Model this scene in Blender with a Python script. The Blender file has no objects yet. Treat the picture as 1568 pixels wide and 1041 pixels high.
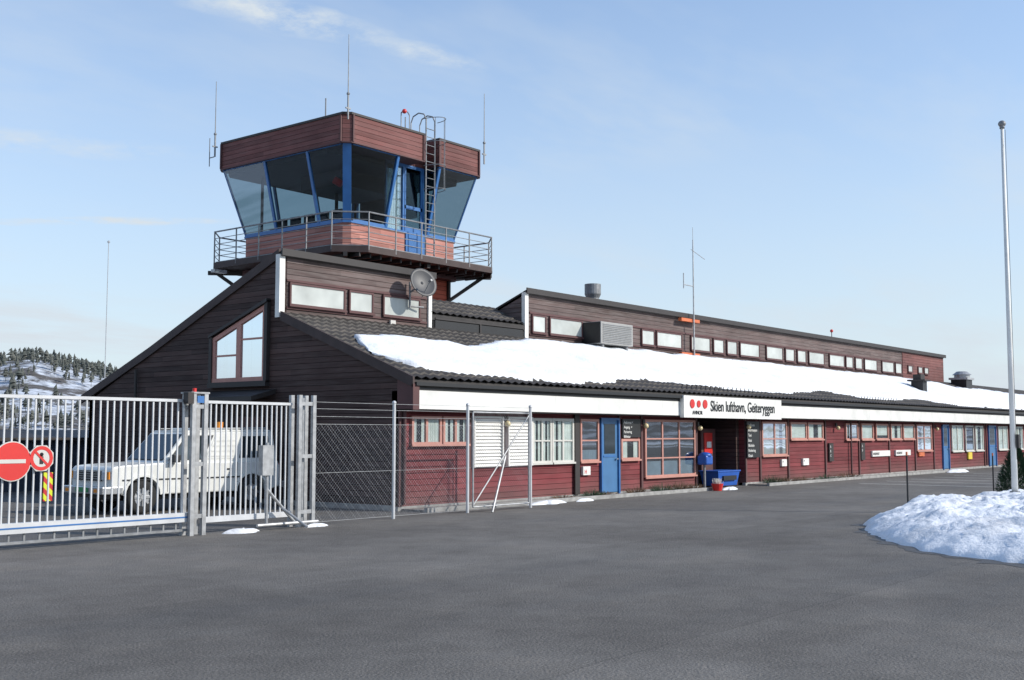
import bpy, math, random
from mathutils import Vector, Matrix, noise
random.seed(7)
S=bpy.context.scene
COL=S.collection
# ------------------------------------------------------------------ helpers
def new_mat(name):
    m=bpy.data.materials.new(name); m.use_nodes=True
    nt=m.node_tree; b=nt.nodes["Principled BSDF"]
    return m,nt,b
def N(nt,t,**kw):
    n=nt.nodes.new(t)
    for k,v in kw.items(): setattr(n,k,v)
    return n
def L(nt,a,b): nt.links.new(a,b)
def math_(nt,op,a,b=None,c=None):
    n=N(nt,'ShaderNodeMath',operation=op)
    for i,v in enumerate((a,b,c)):
        if v is None: continue
        if isinstance(v,(int,float)): n.inputs[i].default_value=v
        else: L(nt,v,n.inputs[i])
    return n.outputs[0]
def mixc(nt,f,a,b,bt='MIX'):
    n=N(nt,'ShaderNodeMix',data_type='RGBA',blend_type=bt)
    for s,v in ((n.inputs[0],f),(n.inputs[6],a),(n.inputs[7],b)):
        if isinstance(v,(int,float)): s.default_value=v
        elif isinstance(v,tuple): s.default_value=(v[0],v[1],v[2],1)
        else: L(nt,v,s)
    return n.outputs[2]
def ramp(nt,f,stops):
    n=N(nt,'ShaderNodeValToRGB'); L(nt,f,n.inputs[0])
    e=n.color_ramp.elements
    while len(e)<len(stops): e.new(0.5)
    for i,(p,c) in enumerate(stops):
        e[i].position=p
        if isinstance(c,(int,float)): c=(c,c,c)
        e[i].color=(c[0],c[1],c[2],1)
    return n.outputs[0]
def noise_(nt,vec,scale,detail=4,rough=.55,sc=None):
    if sc:
        mp=N(nt,'ShaderNodeMapping'); mp.inputs['Scale'].default_value=sc; L(nt,vec,mp.inputs[0]); vec=mp.outputs[0]
    n=N(nt,'ShaderNodeTexNoise'); L(nt,vec,n.inputs['Vector'])
    n.inputs['Scale'].default_value=scale; n.inputs['Detail'].default_value=detail; n.inputs['Roughness'].default_value=rough
    return n.outputs[0]
def bump_(nt,b,h,dist=.01,strength=1):
    n=N(nt,'ShaderNodeBump'); n.inputs['Distance'].default_value=dist; n.inputs['Strength'].default_value=strength
    L(nt,h,n.inputs['Height']); L(nt,n.outputs[0],b.inputs['Normal'])
def obj_co(nt): return N(nt,'ShaderNodeTexCoord').outputs['Object']

def plain(name,col,rough=.6,metal=0,var=.15,scale=3,spec=.5):
    m,nt,b=new_mat(name); co=obj_co(nt)
    n=noise_(nt,co,scale,3)
    f=ramp(nt,n,[(.3,1-var),(.7,1+var*.3)])
    c=mixc(nt,1.0,(col[0],col[1],col[2]),f,'MULTIPLY'); L(nt,c,b.inputs['Base Color'])
    b.inputs['Roughness'].default_value=rough; b.inputs['Metallic'].default_value=metal
    b.inputs['Specular IOR Level'].default_value=spec
    return m
def boards(name,col,bh=.13,var=.35,weather=(.2,.17,.16),wamt=.25,rough=.75,dirt=0):
    m,nt,b=new_mat(name); co=obj_co(nt)
    sp=N(nt,'ShaderNodeSeparateXYZ'); L(nt,co,sp.inputs[0])
    h=math_(nt,'DIVIDE',sp.outputs[2],bh)
    fr=math_(nt,'FRACT',h); fl=math_(nt,'FLOOR',h)
    along=math_(nt,'ADD',sp.outputs[0],sp.outputs[1])
    seg=math_(nt,'FLOOR',math_(nt,'ADD',math_(nt,'DIVIDE',along,3.6),math_(nt,'MULTIPLY',fl,.37)))
    cmb=N(nt,'ShaderNodeCombineXYZ'); L(nt,fl,cmb.inputs[0]); L(nt,seg,cmb.inputs[1])
    wn=N(nt,'ShaderNodeTexWhiteNoise',noise_dimensions='3D'); L(nt,cmb.outputs[0],wn.inputs['Vector'])
    v=ramp(nt,wn.outputs[0],[(0,1-var),(1,1.0+var*.4)])
    c=mixc(nt,1.0,tuple(col),v,'MULTIPLY')
    n=noise_(nt,co,1.3,5,.6,(1,1,14))
    n2=noise_(nt,co,.5,3,.6)
    wf=math_(nt,'MULTIPLY',ramp(nt,n,[(.42,0),(.72,1)]),wamt)
    c=mixc(nt,wf,c,tuple(weather))
    c=mixc(nt,1.0,c,ramp(nt,n2,[(.3,.72),(.7,1.12)]),'MULTIPLY')
    if dirt:
        dz=math_(nt,'MULTIPLY',ramp(nt,math_(nt,'ADD',sp.outputs[2],math_(nt,'MULTIPLY',n2,.35)),[(.15,1),(.75,0)]),dirt)
        c=mixc(nt,dz,c,(.15,.115,.10))
    gap=ramp(nt,fr,[(0,.25),(.06,.35),(.1,1),(1,1)])
    c=mixc(nt,1.0,c,gap,'MULTIPLY')
    L(nt,c,b.inputs['Base Color']); b.inputs['Roughness'].default_value=rough
    b.inputs['Specular IOR Level'].default_value=.25
    hh=math_(nt,'ADD',ramp(nt,fr,[(0,0),(.08,1),(1,.45)]),math_(nt,'MULTIPLY',n,.25))
    bump_(nt,b,hh,.02,.8)
    return m
def glass_thin(name,tint=(.6,.68,.7),refl=.18,fres=.8,rough=.02,wave=.25,gcol=(.9,.95,1)):
    m,nt,b=new_mat(name); nt.nodes.remove(b)
    out=nt.nodes['Material Output']
    tr=N(nt,'ShaderNodeBsdfTransparent'); tr.inputs[0].default_value=(*tint,1)
    gl=N(nt,'ShaderNodeBsdfGlossy'); gl.inputs['Roughness'].default_value=rough; gl.inputs[0].default_value=(*gcol,1)
    if wave:
        co=obj_co(nt); n=noise_(nt,co,.7,2)
        bp=N(nt,'ShaderNodeBump'); bp.inputs['Distance'].default_value=.02; bp.inputs['Strength'].default_value=wave; L(nt,n,bp.inputs['Height']); L(nt,bp.outputs[0],gl.inputs['Normal'])
    fr=N(nt,'ShaderNodeLayerWeight'); fr.inputs[0].default_value=.3
    f=math_(nt,'ADD',math_(nt,'MULTIPLY',fr.outputs['Fresnel'],fres),refl)
    f=math_(nt,'MINIMUM',f,1.0)
    mx=N(nt,'ShaderNodeMixShader'); L(nt,f,mx.inputs[0]); L(nt,tr.outputs[0],mx.inputs[1]); L(nt,gl.outputs[0],mx.inputs[2])
    L(nt,mx.outputs[0],out.inputs[0]); return m
# materials
M={}
M['brown']=boards('dark_brown_siding',(.076,.044,.038),.14,.4,(.14,.108,.098),.35)
M['clere']=boards('weathered_brown_siding',(.135,.094,.086),.15,.3,(.25,.22,.205),.45)
M['red']=boards('red_siding',(.195,.038,.042),.14,.3,(.26,.11,.105),.25,dirt=.5)
M['parapet']=boards('tower_red_brown_siding',(.18,.070,.062),.15,.3,(.26,.165,.15),.3)
M['towerred']=boards('tower_shaft_red',(.55,.12,.07),.15,.2,(.5,.18,.13),.2)
M['baseboard']=boards('tower_base_siding',(.45,.19,.15),.15,.25,(.5,.38,.34),.3)
M['redbrown']=plain('red_brown_trim',(.10,.042,.040),.7)
M['bargebrown']=plain('barge_board_brown',(.060,.038,.034),.7,var=.3)
M['dark']=plain('dark_trim',(.03,.024,.022),.6)
M['black']=plain('black_paint',(.012,.012,.013),.5)
M['white']=plain('white_paint',(.76,.745,.70),.5,var=.16,scale=1.5)
M['cream']=plain('cream_paint',(.58,.56,.51),.55,var=.12)
M['salmon']=plain('salmon_frame',(.50,.24,.19),.55)
M['blue']=plain('blue_paint',(.04,.15,.38),.4)
M['bluedoor']=plain('blue_door_paint',(.06,.17,.34),.45)
M['galv']=plain('galvanised_steel',(.42,.42,.42),.45,.4,.3,8)
M['galvd']=plain('galvanised_steel_dull',(.26,.265,.27),.55,.3,.3,8)
M['acgrey']=plain('unit_grey',(.33,.32,.30),.55)
M['gatewhite']=plain('gate_light_grey_paint',(.60,.60,.60),.4,.1,.15)
M['conc']=plain('concrete',(.34,.33,.31),.85,var=.35,scale=5)
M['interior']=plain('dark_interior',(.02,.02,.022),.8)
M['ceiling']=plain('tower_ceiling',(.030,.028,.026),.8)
M['curtain']=plain('white_curtain',(.70,.70,.65),.9,var=.2,scale=2)
M['opal']=plain('opal_panel',(.55,.57,.53),.3,var=.3,scale=.9)
M['glass']=glass_thin('window_glass',(.82,.88,.88),.05,.6)
M['towerglass']=glass_thin('tinted_tower_glass',(.45,.53,.55),.02,.12,wave=.04,gcol=(.7,.8,.88))
M['blueglass']=glass_thin('reflective_glass',(.5,.6,.7),.26,.6,wave=.10)
M['redpaint']=plain('signal_red',(.62,.03,.025),.4,var=.08)
M['orange']=plain('orange_paint',(.62,.15,.05),.55,var=.25)
M['yellow']=plain('yellow_paint',(.75,.55,.05),.5)
M['yglobe']=plain('lamp_globe',(.75,.62,.35),.3)
M['binblue']=plain('blue_plastic',(.02,.10,.42),.4)
M['green']=plain('green_plate',(.03,.25,.08),.5)
M['rubber']=plain('tyre_rubber',(.02,.02,.02),.85)
M['carwhite']=plain('car_white_paint',(.72,.71,.66),.22,var=.14)
M['carglass']=plain('car_glass',(.02,.03,.035),.05,spec=.9)
M['chrome']=plain('rim_steel',(.55,.55,.55),.3,.8)
M['lens']=plain('headlamp_lens',(.55,.57,.6),.12)
M['amber']=plain('amber_lens',(.8,.28,.03),.25)
M['shingle']=plain('roof_underlay',(.05,.045,.042),.85,var=.3)
M['tile']=plain('roof_tile',(.075,.064,.054),.65,var=.5,scale=1.5)
M['navy']=plain('navy_sheet',(.04,.052,.075),.6)
M['dish']=plain('dish_grey',(.05,.05,.053),.5)

def snow_mat(name,dirty=.25):
    m,nt,b=new_mat(name); co=obj_co(nt)
    n=noise_(nt,co,7,5,.7); n2=noise_(nt,co,1.3,5,.65)
    c=mixc(nt,math_(nt,'MULTIPLY',ramp(nt,n2,[(.48,0),(.72,1)]),dirty),(.80,.82,.85),(.42,.38,.33))
    L(nt,c,b.inputs['Base Color']); b.inputs['Roughness'].default_value=.7
    bump_(nt,b,n,.06,.7); return m
M['snow']=snow_mat('snow',.16); M['dsnow']=snow_mat('dirty_snow',.4)

class MB:
    def __init__(s): s.v=[]; s.f=[]
    def add(s,vs,fs):
        o=len(s.v); s.v+= [tuple(p) for p in vs]; s.f+=[tuple(i+o for i in q) for q in fs]; return s
    def box(s,x0,x1,y0,y1,z0,z1):
        if x0>x1:x0,x1=x1,x0
        if y0>y1:y0,y1=y1,y0
        if z0>z1:z0,z1=z1,z0
        return s.add([(x0,y0,z0),(x1,y0,z0),(x1,y1,z0),(x0,y1,z0),(x0,y0,z1),(x1,y0,z1),(x1,y1,z1),(x0,y1,z1)],
          [(0,3,2,1),(4,5,6,7),(0,1,5,4),(1,2,6,5),(2,3,7,6),(3,0,4,7)])
    def quad(s,a,b,c,d): return s.add([a,b,c,d],[(0,1,2,3)])
    def prism(s,pts,vec):
        n=len(pts); vec=Vector(vec)
        vs=[Vector(p) for p in pts]+[Vector(p)+vec for p in pts]
        fs=[tuple(range(n))[::-1],tuple(range(n,2*n))]
        for i in range(n):
            j=(i+1)%n; fs.append((i,j,n+j,n+i))
        return s.add(vs,fs)
    def tube(s,p0,p1,r,r1=None,n=8,cap=True):
        if r1 is None: r1=r
        p0=Vector(p0);p1=Vector(p1);d=(p1-p0)
        if d.length<1e-6: return s
        d.normalize(); a=d.orthogonal().normalized(); b=d.cross(a)
        vs=[]
        for P,rr in ((p0,r),(p1,r1)):
            for i in range(n):
                t=2*math.pi*i/n; vs.append(P+a*math.cos(t)*rr+b*math.sin(t)*rr)
        fs=[(i,(i+1)%n,n+(i+1)%n,n+i) for i in range(n)]
        if cap: fs+= [tuple(range(n))[::-1],tuple(range(n,2*n))]
        return s.add(vs,fs)
    def path(s,pts,r,n=6):
        for a,b in zip(pts[:-1],pts[1:]): s.tube(a,b,r,n=n)
        return s
    def beam(s,p0,p1,w,h):
        p0=Vector(p0);p1=Vector(p1);d=(p1-p0).normalized()
        up=Vector((0,0,1))
        if abs(d.z)>.95: up=Vector((0,1,0))
        a=d.cross(up).normalized(); b=a.cross(d).normalized()
        vs=[]
        for P in (p0,p1):
            for sx,sy in ((-1,-1),(1,-1),(1,1),(-1,1)): vs.append(P+a*sx*w/2+b*sy*h/2)
        return s.add(vs,[(0,1,2,3)[::-1],(4,5,6,7),(0,1,5,4),(1,2,6,5),(2,3,7,6),(3,0,4,7)])
    def sphere(s,c,r,n=12,m=8,sz=1):
        c=Vector(c); vs=[]
        for j in range(m+1):
            ph=math.pi*j/m
            for i in range(n):
                t=2*math.pi*i/n; vs.append(c+Vector((r*math.sin(ph)*math.cos(t),r*math.sin(ph)*math.sin(t),r*sz*math.cos(ph))))
        fs=[(j*n+i,(j+1)*n+i,(j+1)*n+(i+1)%n,j*n+(i+1)%n) for j in range(m) for i in range(n)]
        return s.add(vs,fs)
    def finish(s,name,mat,parent=None,smooth=False,bevel=0,mtx=None):
        me=bpy.data.meshes.new(name); me.from_pydata(s.v,[],s.f); me.validate(); me.update()
        o=bpy.data.objects.new(name,me); COL.objects.link(o)
        me.materials.append(M[mat] if isinstance(mat,str) else mat)
        if mtx is not None: me.transform(mtx)
        import bmesh
        bm=bmesh.new(); bm.from_mesh(me); bmesh.ops.recalc_face_normals(bm,faces=bm.faces); bm.to_mesh(me); bm.free()
        if smooth:
            for p in me.polygons: p.use_smooth=True
        if bevel:
            md=o.modifiers.new('bevel','BEVEL'); md.width=bevel; md.segments=2; md.limit_method='ANGLE'; md.angle_limit=.6
        if parent is not None:
            o.parent=parent; o.matrix_parent_inverse=Matrix.Translation(-Vector(parent.location))
        return o
def grp(name,loc=(0,0,0)):
    e=bpy.data.objects.new(name,None); e.location=loc; e.empty_display_size=.5; COL.objects.link(e); return e
def text(body,name,size,loc,parent,mat,rot=(math.pi/2,0,0),sx=1,bold=0,align='LEFT',shear=0):
    cu=bpy.data.curves.new(name,'FONT'); cu.body=body; cu.size=size; cu.extrude=.004; cu.offset=bold; cu.align_x=align; cu.shear=shear
    o=bpy.data.objects.new(name,cu); COL.objects.link(o); o.location=loc; o.rotation_euler=rot; o.scale=(sx,1,1)
    cu.materials.append(M[mat])
    o.parent=parent; o.matrix_parent_inverse=Matrix.Translation(-Vector(parent.location)); return o

# ------------------------------------------------------------------ camera / light / sky
cam=bpy.data.cameras.new('camera'); co=bpy.data.objects.new('camera',cam); COL.objects.link(co)
pitch=math.atan(144.5/1759)
yaw=math.atan(1411/1759)
co.location=(0,0,1.75); co.rotation_euler=(math.pi/2+pitch,0,yaw-math.pi/2)
cam.lens=36*1759/1568; cam.sensor_width=36; cam.clip_end=6000; cam.clip_start=.1
S.camera=co
S.view_settings.view_transform='Standard'; S.view_settings.look='None'; S.view_settings.exposure=0
sun_dir=Vector((.48,-.88,0)).normalized(); el=math.radians(31)
sv=Vector((sun_dir.x*math.cos(el),sun_dir.y*math.cos(el),math.sin(el)))
sl=bpy.data.lights.new('sun','SUN'); sl.energy=4.3; sl.angle=math.radians(.5); sl.color=(1,.95,.87)
so=bpy.data.objects.new('sun',sl); COL.objects.link(so); so.rotation_euler=sv.to_track_quat('Z','Y').to_euler(); so.location=(20,-30,40)
W=bpy.data.worlds.new('World'); S.world=W; W.use_nodes=True; nt=W.node_tree
bg=nt.nodes['Background']
sky=N(nt,'ShaderNodeTexSky',sky_type='NISHITA'); sky.sun_disc=False; sky.sun_elevation=el
sky.sun_rotation=math.atan2(sun_dir.x,sun_dir.y); sky.air_density=1.0; sky.dust_density=.6; sky.ozone_density=1.7
tc=N(nt,'ShaderNodeTexCoord'); g=tc.outputs['Generated']
sp=N(nt,'ShaderNodeSeparateXYZ'); L(nt,g,sp.inputs[0])
zz=math_(nt,'MAXIMUM',sp.outputs[2],.0)
px=math_(nt,'DIVIDE',sp.outputs[0],math_(nt,'ADD',zz,.12)); py=math_(nt,'DIVIDE',sp.outputs[1],math_(nt,'ADD',zz,.12))
cb=N(nt,'ShaderNodeCombineXYZ'); L(nt,px,cb.inputs[0]); L(nt,py,cb.inputs[1])
mp=N(nt,'ShaderNodeMapping'); mp.inputs['Rotation'].default_value=(0,0,math.radians(35)); mp.inputs['Scale'].default_value=(.6,1.2,1); L(nt,cb.outputs[0],mp.inputs[0])
n1=noise_(nt,mp.outputs[0],1.3,5,.6); n2=noise_(nt,cb.outputs[0],.55,2,.5)
cl=math_(nt,'MULTIPLY',math_(nt,'MULTIPLY',ramp(nt,n1,[(.44,0),(.8,1)]),ramp(nt,n2,[(.42,.15),(.62,1)])),.6)
nw=noise_(nt,cb.outputs[0],8,6,.66); nw2=noise_(nt,cb.outputs[0],3,4,.6)
def cirrus(cx,cy,dx,dy,la,lb,amt):
    u=math_(nt,'ADD',math_(nt,'MULTIPLY',math_(nt,'SUBTRACT',px,cx),dx/la),math_(nt,'MULTIPLY',math_(nt,'SUBTRACT',py,cy),dy/la))
    v=math_(nt,'ADD',math_(nt,'MULTIPLY',math_(nt,'SUBTRACT',px,cx),-dy/lb),math_(nt,'MULTIPLY',math_(nt,'SUBTRACT',py,cy),dx/lb))
    v=math_(nt,'ADD',v,math_(nt,'MULTIPLY',math_(nt,'SUBTRACT',nw2,.5),2.2))
    d=math_(nt,'ADD',math_(nt,'MULTIPLY',u,u),math_(nt,'MULTIPLY',v,v))
    e=ramp(nt,d,[(0,1),(1,0)])
    return math_(nt,'MULTIPLY',math_(nt,'MULTIPLY',e,ramp(nt,nw,[(.38,0),(.66,1)])),amt)
cl=math_(nt,'ADD',cl,cirrus(1.30,1.56,.92,-.39,.22,.07,.85))
cl=math_(nt,'ADD',cl,cirrus(1.58,1.47,.95,-.3,.14,.04,.6))
cl=math_(nt,'ADD',cl,cirrus(1.76,2.85,.72,-.69,.42,.045,.6))
cl=math_(nt,'ADD',cl,cirrus(1.25,2.5,.8,-.6,.5,.09,.35))
veil=ramp(nt,sp.outputs[2],[(0,.90),(.1,.68),(.25,.38),(.45,.13),(1,.0)])
cl=math_(nt,'MINIMUM',math_(nt,'ADD',cl,veil),1)
skb=mixc(nt,1.0,sky.outputs[0],(1.22,1.42,1.6),'MULTIPLY')
skc=mixc(nt,cl,skb,(5.1,5.65,6.15))
L(nt,skc,bg.inputs[0]); bg.inputs[1].default_value=.135

# ------------------------------------------------------------------ ground
def ground_sheet(name,x0,x1,y0,y1,z,mat):
    return MB().quad((x0,y0,z),(x1,y0,z),(x1,y1,z),(x0,y1,z)).finish(name,mat)
m,nt,b=new_mat('snowy_field'); c0=obj_co(nt)
n=noise_(nt,c0,.02,5,.6); c=mixc(nt,ramp(nt,n,[(.42,0),(.5,1)]),(.09,.075,.045),(.75,.78,.82)); L(nt,c,b.inputs['Base Color']); b.inputs['Roughness'].default_value=.9
M['field']=m
ground_sheet('ground',-3000,3000,-3000,3000,-.02,'field')
m,nt,b=new_mat('asphalt'); c0=obj_co(nt)
fine=noise_(nt,c0,45,3,.8); mid=noise_(nt,c0,1.5,5,.75); big=noise_(nt,c0,.16,4,.65)
streak=noise_(nt,c0,.4,4,.6,(.22,1.5,1)); sand=noise_(nt,c0,.33,6,.72)
vo=N(nt,'ShaderNodeTexVoronoi',feature='F1'); vo.inputs['Scale'].default_value=38; L(nt,c0,vo.inputs['Vector'])
c=mixc(nt,ramp(nt,big,[(.38,0),(.62,1)]),(.124,.114,.103),(.172,.161,.147))
c=mixc(nt,ramp(nt,streak,[(.5,0),(.68,.55)]),c,(.100,.094,.087))
c=mixc(nt,ramp(nt,sand,[(.52,0),(.70,.5)]),c,(.205,.182,.155))
c=mixc(nt,1.0,c,ramp(nt,mid,[(.25,.76),(.75,1.18)]),'MULTIPLY')
c=mixc(nt,1.0,c,ramp(nt,fine,[(.3,.5),(.7,1.5)]),'MULTIPLY')
stone=noise_(nt,c0,9,2,.5)
c=mixc(nt,math_(nt,'MULTIPLY',ramp(nt,vo.outputs['Distance'],[(0,1),(.32,0)]),math_(nt,'MULTIPLY',ramp(nt,stone,[(.42,0),(.66,1)]),.7)),c,(.38,.34,.30))
spx=N(nt,'ShaderNodeSeparateXYZ'); wob=noise_(nt,c0,.5,3)
L(nt,c0,spx.inputs[0])
lanev=math_(nt,'DIVIDE',math_(nt,'ADD',spx.outputs[1],math_(nt,'MULTIPLY',wob,.25)),5.2)
ly=math_(nt,'FRACT',lanev)
j=ramp(nt,ly,[(0,1),(.006,0),(1,0)])
c=mixc(nt,math_(nt,'MULTIPLY',j,.4),c,(.05,.048,.045))
lane=math_(nt,'FLOOR',lanev)
lw=N(nt,'ShaderNodeTexWhiteNoise',noise_dimensions='1D'); L(nt,lane,lw.inputs['W'])
c=mixc(nt,1.0,c,ramp(nt,lw.outputs[0],[(0,.92),(1,1.05)]),'MULTIPLY')
L(nt,c,b.inputs['Base Color']); L(nt,ramp(nt,streak,[(.45,.9),(.72,.65)]),b.inputs['Roughness'])
b.inputs['Specular IOR Level'].default_value=.2
bump_(nt,b,math_(nt,'ADD',fine,math_(nt,'MULTIPLY',vo.outputs['Distance'],.6)),.010,1)
M['asphalt']=m
ground_sheet('asphalt_apron',-60,140,-70,44,0,'asphalt')
def outline_sheet(name,pts,z,mat,parent=None,seed=0,amp=.06):
    vs=[]
    for (a,b_) in zip(pts,pts[1:]+pts[:1]):
        n=max(2,int(math.hypot(b_[0]-a[0],b_[1]-a[1])/.25))
        for i in range(n):
            t=i/n; x=a[0]+(b_[0]-a[0])*t; y=a[1]+(b_[1]-a[1])*t
            vs.append((x+amp*noise.noise(Vector((x*2,y*2,seed))),y+amp*noise.noise(Vector((x*2,y*2,seed+7))),z))
    return MB().add(vs,[tuple(range(len(vs)))]).finish(name,mat,parent)
pl=MB()
for i in range(12):
    x=40+i*2.6; pl.quad((x,11.6,.004),(x+.1,11.6,.004),(x+.1,16.2,.004),(x,16.2,.004))
pl.finish('parking_markings','white')

# ------------------------------------------------------------------ terminal building
T=grp('airport_terminal',(19,18.6,0))
Yf=18.6; Xg=19.0; XE=104.0; Yc=22.83
sF=.389; sB=.405
def zr(y): return 2.97+sF*(y-18.0)
w=MB(); w.box(Xg,32.75,Yf,Yf+.2,.1,2.75); w.box(35.95,XE,Yf,Yf+.2,.1,2.75); w.box(32.75,35.95,Yf+.02,Yf+.2,2.3,2.75)
w.finish('facade_wall','red',T)
w=MB(); w.box(Xg-.01,32.74,Yf-.03,Yf+.1,0,.1); w.box(35.96,XE,Yf-.03,Yf+.1,0,.1); w.box(Xg-.03,Xg+.1,Yf+.1,31.5,0,.12); w.finish('foundation','conc',T)
gp=[(Xg,Yf,.12),(Xg,Yf,3.1),(Xg,Yc,4.8),(Xg,Yc,6.3),(Xg,28.2,6.3-sB*(28.2-Yc)-.02),(Xg,31.5,2.75),(Xg,31.5,.12)]
MB().prism(gp,(.2,0,0)).finish('gable_wall','brown',T)
MB().box(Xg,XE,31.3,31.5,0,2.8).finish('rear_wall','brown',T)
w=MB(); w.box(32.75,32.95,Yf+.2,20.4,0,2.5); w.box(35.75,35.95,Yf+.2,20.4,0,2.5); w.finish('entrance_side_walls','brown',T)  # dark siding on the side walls paints in the shade of the recess
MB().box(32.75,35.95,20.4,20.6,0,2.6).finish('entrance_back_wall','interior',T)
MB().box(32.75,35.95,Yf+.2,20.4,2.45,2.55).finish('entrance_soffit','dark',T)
w=MB()
for x in (33.0,33.95,34.9,35.7): w.box(x,x+.07,20.33,20.4,0,2.4)
w.box(33,35.75,20.33,20.4,2.1,2.17); w.finish('entrance_door_frames','blue',T)
MB().quad((33.07,20.36,.1),(35.7,20.36,.1),(35.7,20.36,2.1),(33.07,20.36,2.1)).finish('entrance_glass','glass',T)
def tile_roof(name,X0,X1,Ya,za,Yb,zb,parent,rowlen=.36,pitch=.30,samp=4):
    n=int((X1-X0)/pitch*samp); rows=max(1,int(abs(math.hypot(Yb-Ya,zb-za))/rowlen))
    xs=[X0+(X1-X0)*i/n for i in range(n+1)]; vs=[];fs=[]
    lines=[]
    for r in range(rows):
        lines.append((r/rows,.055)); lines.append(((r+1)/rows-.001,.008))
    for (t,o) in lines:
        for x in xs:
            vs.append((x,Ya+(Yb-Ya)*t,za+(zb-za)*t+o+.028*math.sin(2*math.pi*(x-X0)/pitch)))
    k=len(xs)
    for i in range(len(lines)-1):
        for j in range(k-1):
            a=i*k+j; fs.append((a,a+1,a+k+1,a+k))
    return MB().add(vs,fs).finish(name,'tile',parent)
tile_roof('front_roof_tiles',19.0,XE,18.08,zr(18.08),Yc,zr(Yc),T)
w=MB()
w.prism([(Xg+.05,18.12,zr(18.12)-.03),(Xg+.05,Yc,zr(Yc)-.03),(Xg+.05,Yc,zr(Yc)-.2),(Xg+.05,18.12,zr(18.12)-.2)],(XE-Xg-.05,0,0))
w.finish('front_roof_deck','shingle',T)
def zb_(y): return 6.41-sB*(y-Yc)
w=MB()
for (a,bx) in ((18.98,24.58),(29.15,69.7)):
    w.prism([(a,Yc-.12,6.46),(a,28.4,zb_(28.4)+.05),(a,31.9,2.88),(a,31.9,2.74),(a,28.4,zb_(28.4)-.1),(a,Yc-.12,6.32)],(bx-a,0,0))
w.prism([(24.58,24.1,zb_(24.1)+.03),(24.58,31.9,2.82),(24.58,31.9,2.7),(24.58,24.1,zb_(24.1)-.1)],(4.57,0,0))
w.prism([(69.7,22.2,4.62),(69.7,31.9,2.8),(69.7,31.9,2.7),(69.7,22.2,4.5)],(XE-69.7,0,0))
w.finish('rear_roof','shingle',T)
def cler(a,bx,name):
    w=MB(); w.box(a,bx,Yc,Yc+.15,4.6,6.33)
    w.prism([(a,Yc+.15,4.6),(a,Yc+.15,6.3),(a,27.5,zb_(27.5)-.1),(a,27.5,4.3)],(.15,0,0))
    w.prism([(bx-.15,Yc+.15,4.6),(bx-.15,Yc+.15,6.3),(bx-.15,27.5,zb_(27.5)-.1),(bx-.15,27.5,4.3)],(.15,0,0))
    w.finish(name,'clere',T)
cler(19.22,24.58,'clerestory_wall_west'); cler(29.15,69.7,'clerestory_wall_east')
w=MB(); 
for x in (18.97,24.5,29.1): w.box(x,x+.14,Yc-.06,Yc-.003,4.72,6.34)
w.box(18.93,18.967,Yc-.06,Yc+.10,4.72,6.34); w.box(29.06,29.097,Yc-.06,Yc+.08,4.72,6.34); w.finish('corner_trim','white',T)
w=MB(); w.box(18.93,24.72,Yc-.16,Yc-.12,6.3,6.48); w.box(29.05,69.8,Yc-.16,Yc-.12,6.3,6.48); w.finish('clerestory_cap','dark',T)
w=MB()
for (a,bx) in ((19.2,24.45),(29.35,62.8)):
    w.box(a,bx,Yc-.04,Yc,5.67,5.73); w.box(a,bx,Yc-.04,Yc,4.96,5.02)
w.finish('clerestory_bands','redbrown',T)
MB().prism([(24.6,Yc-.05,5.25),(24.6,24.15,5.9),(24.6,24.15,5.75),(24.6,Yc-.05,5.1)],(4.48,0,0)).finish('middle_roof_deck','shingle',T)
tile_roof('middle_roof_tiles',24.6,29.06,Yc-.08,5.27,24.15,5.92,T)
w=MB(); w.box(24.75,29.05,Yc-.02,Yc+.1,4.7,5.12); w.finish('roof_skylight_wall','black',T)
w=MB(); w.box(24.8,26.8,Yc-.05,Yc-.02,4.72,5.14);w.box(26.86,28.95,Yc-.05,Yc-.02,4.72,5.14); w.finish('roof_skylight_panels','black',T)
w=MB(); w.box(24.78,29.0,Yc-.08,Yc-.05,5.12,5.17); w.box(26.8,26.86,Yc-.08,Yc-.02,4.72,5.12); w.finish('roof_skylight_frame','dark',T)
w=MB()
def barge(y0,z0,y1,z1,hh=.24):
    w.prism([(Xg-.06,y0,z0+.06),(Xg-.06,y1,z1+.06),(Xg-.06,y1,z1+.06-hh),(Xg-.06,y0,z0+.06-hh)],(.058,0,0))
barge(18.08,zr(18.08),Yc-.1,zr(Yc-.1)); barge(Yc,6.42,28.4,zb_(28.4)+.01); barge(28.4,zb_(28.4)+.01,31.9,2.86)
w.finish('barge_boards','bargebrown',T)
MB().box(Xg-.06,Xg+.15,18.07,18.12,2.31,2.9).finish('eave_corner_board','redbrown',T)
MB().prism([(Xg-.03,18.12,2.33),(Xg-.03,18.6,2.33),(Xg-.03,18.6,3.15),(Xg-.03,18.12,2.98)],(.08,0,0)).finish('eave_end','redbrown',T)
w=MB(); x=19.06
while x<XE:
    x2=min(x+5.4,XE); w.box(x,x2-.008,18.13,18.17,2.33,2.76); x=x2
w.finish('fascia','white',T)
MB().box(19.06,XE,18.17,Yf,2.3,2.34).finish('soffit','dark',T)
w=MB(); w.box(19.02,XE,18.03,18.13,2.86,2.94); w.box(19.02,XE,18.13,18.2,2.77,2.96); w.finish('gutter','black',T)

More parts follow.
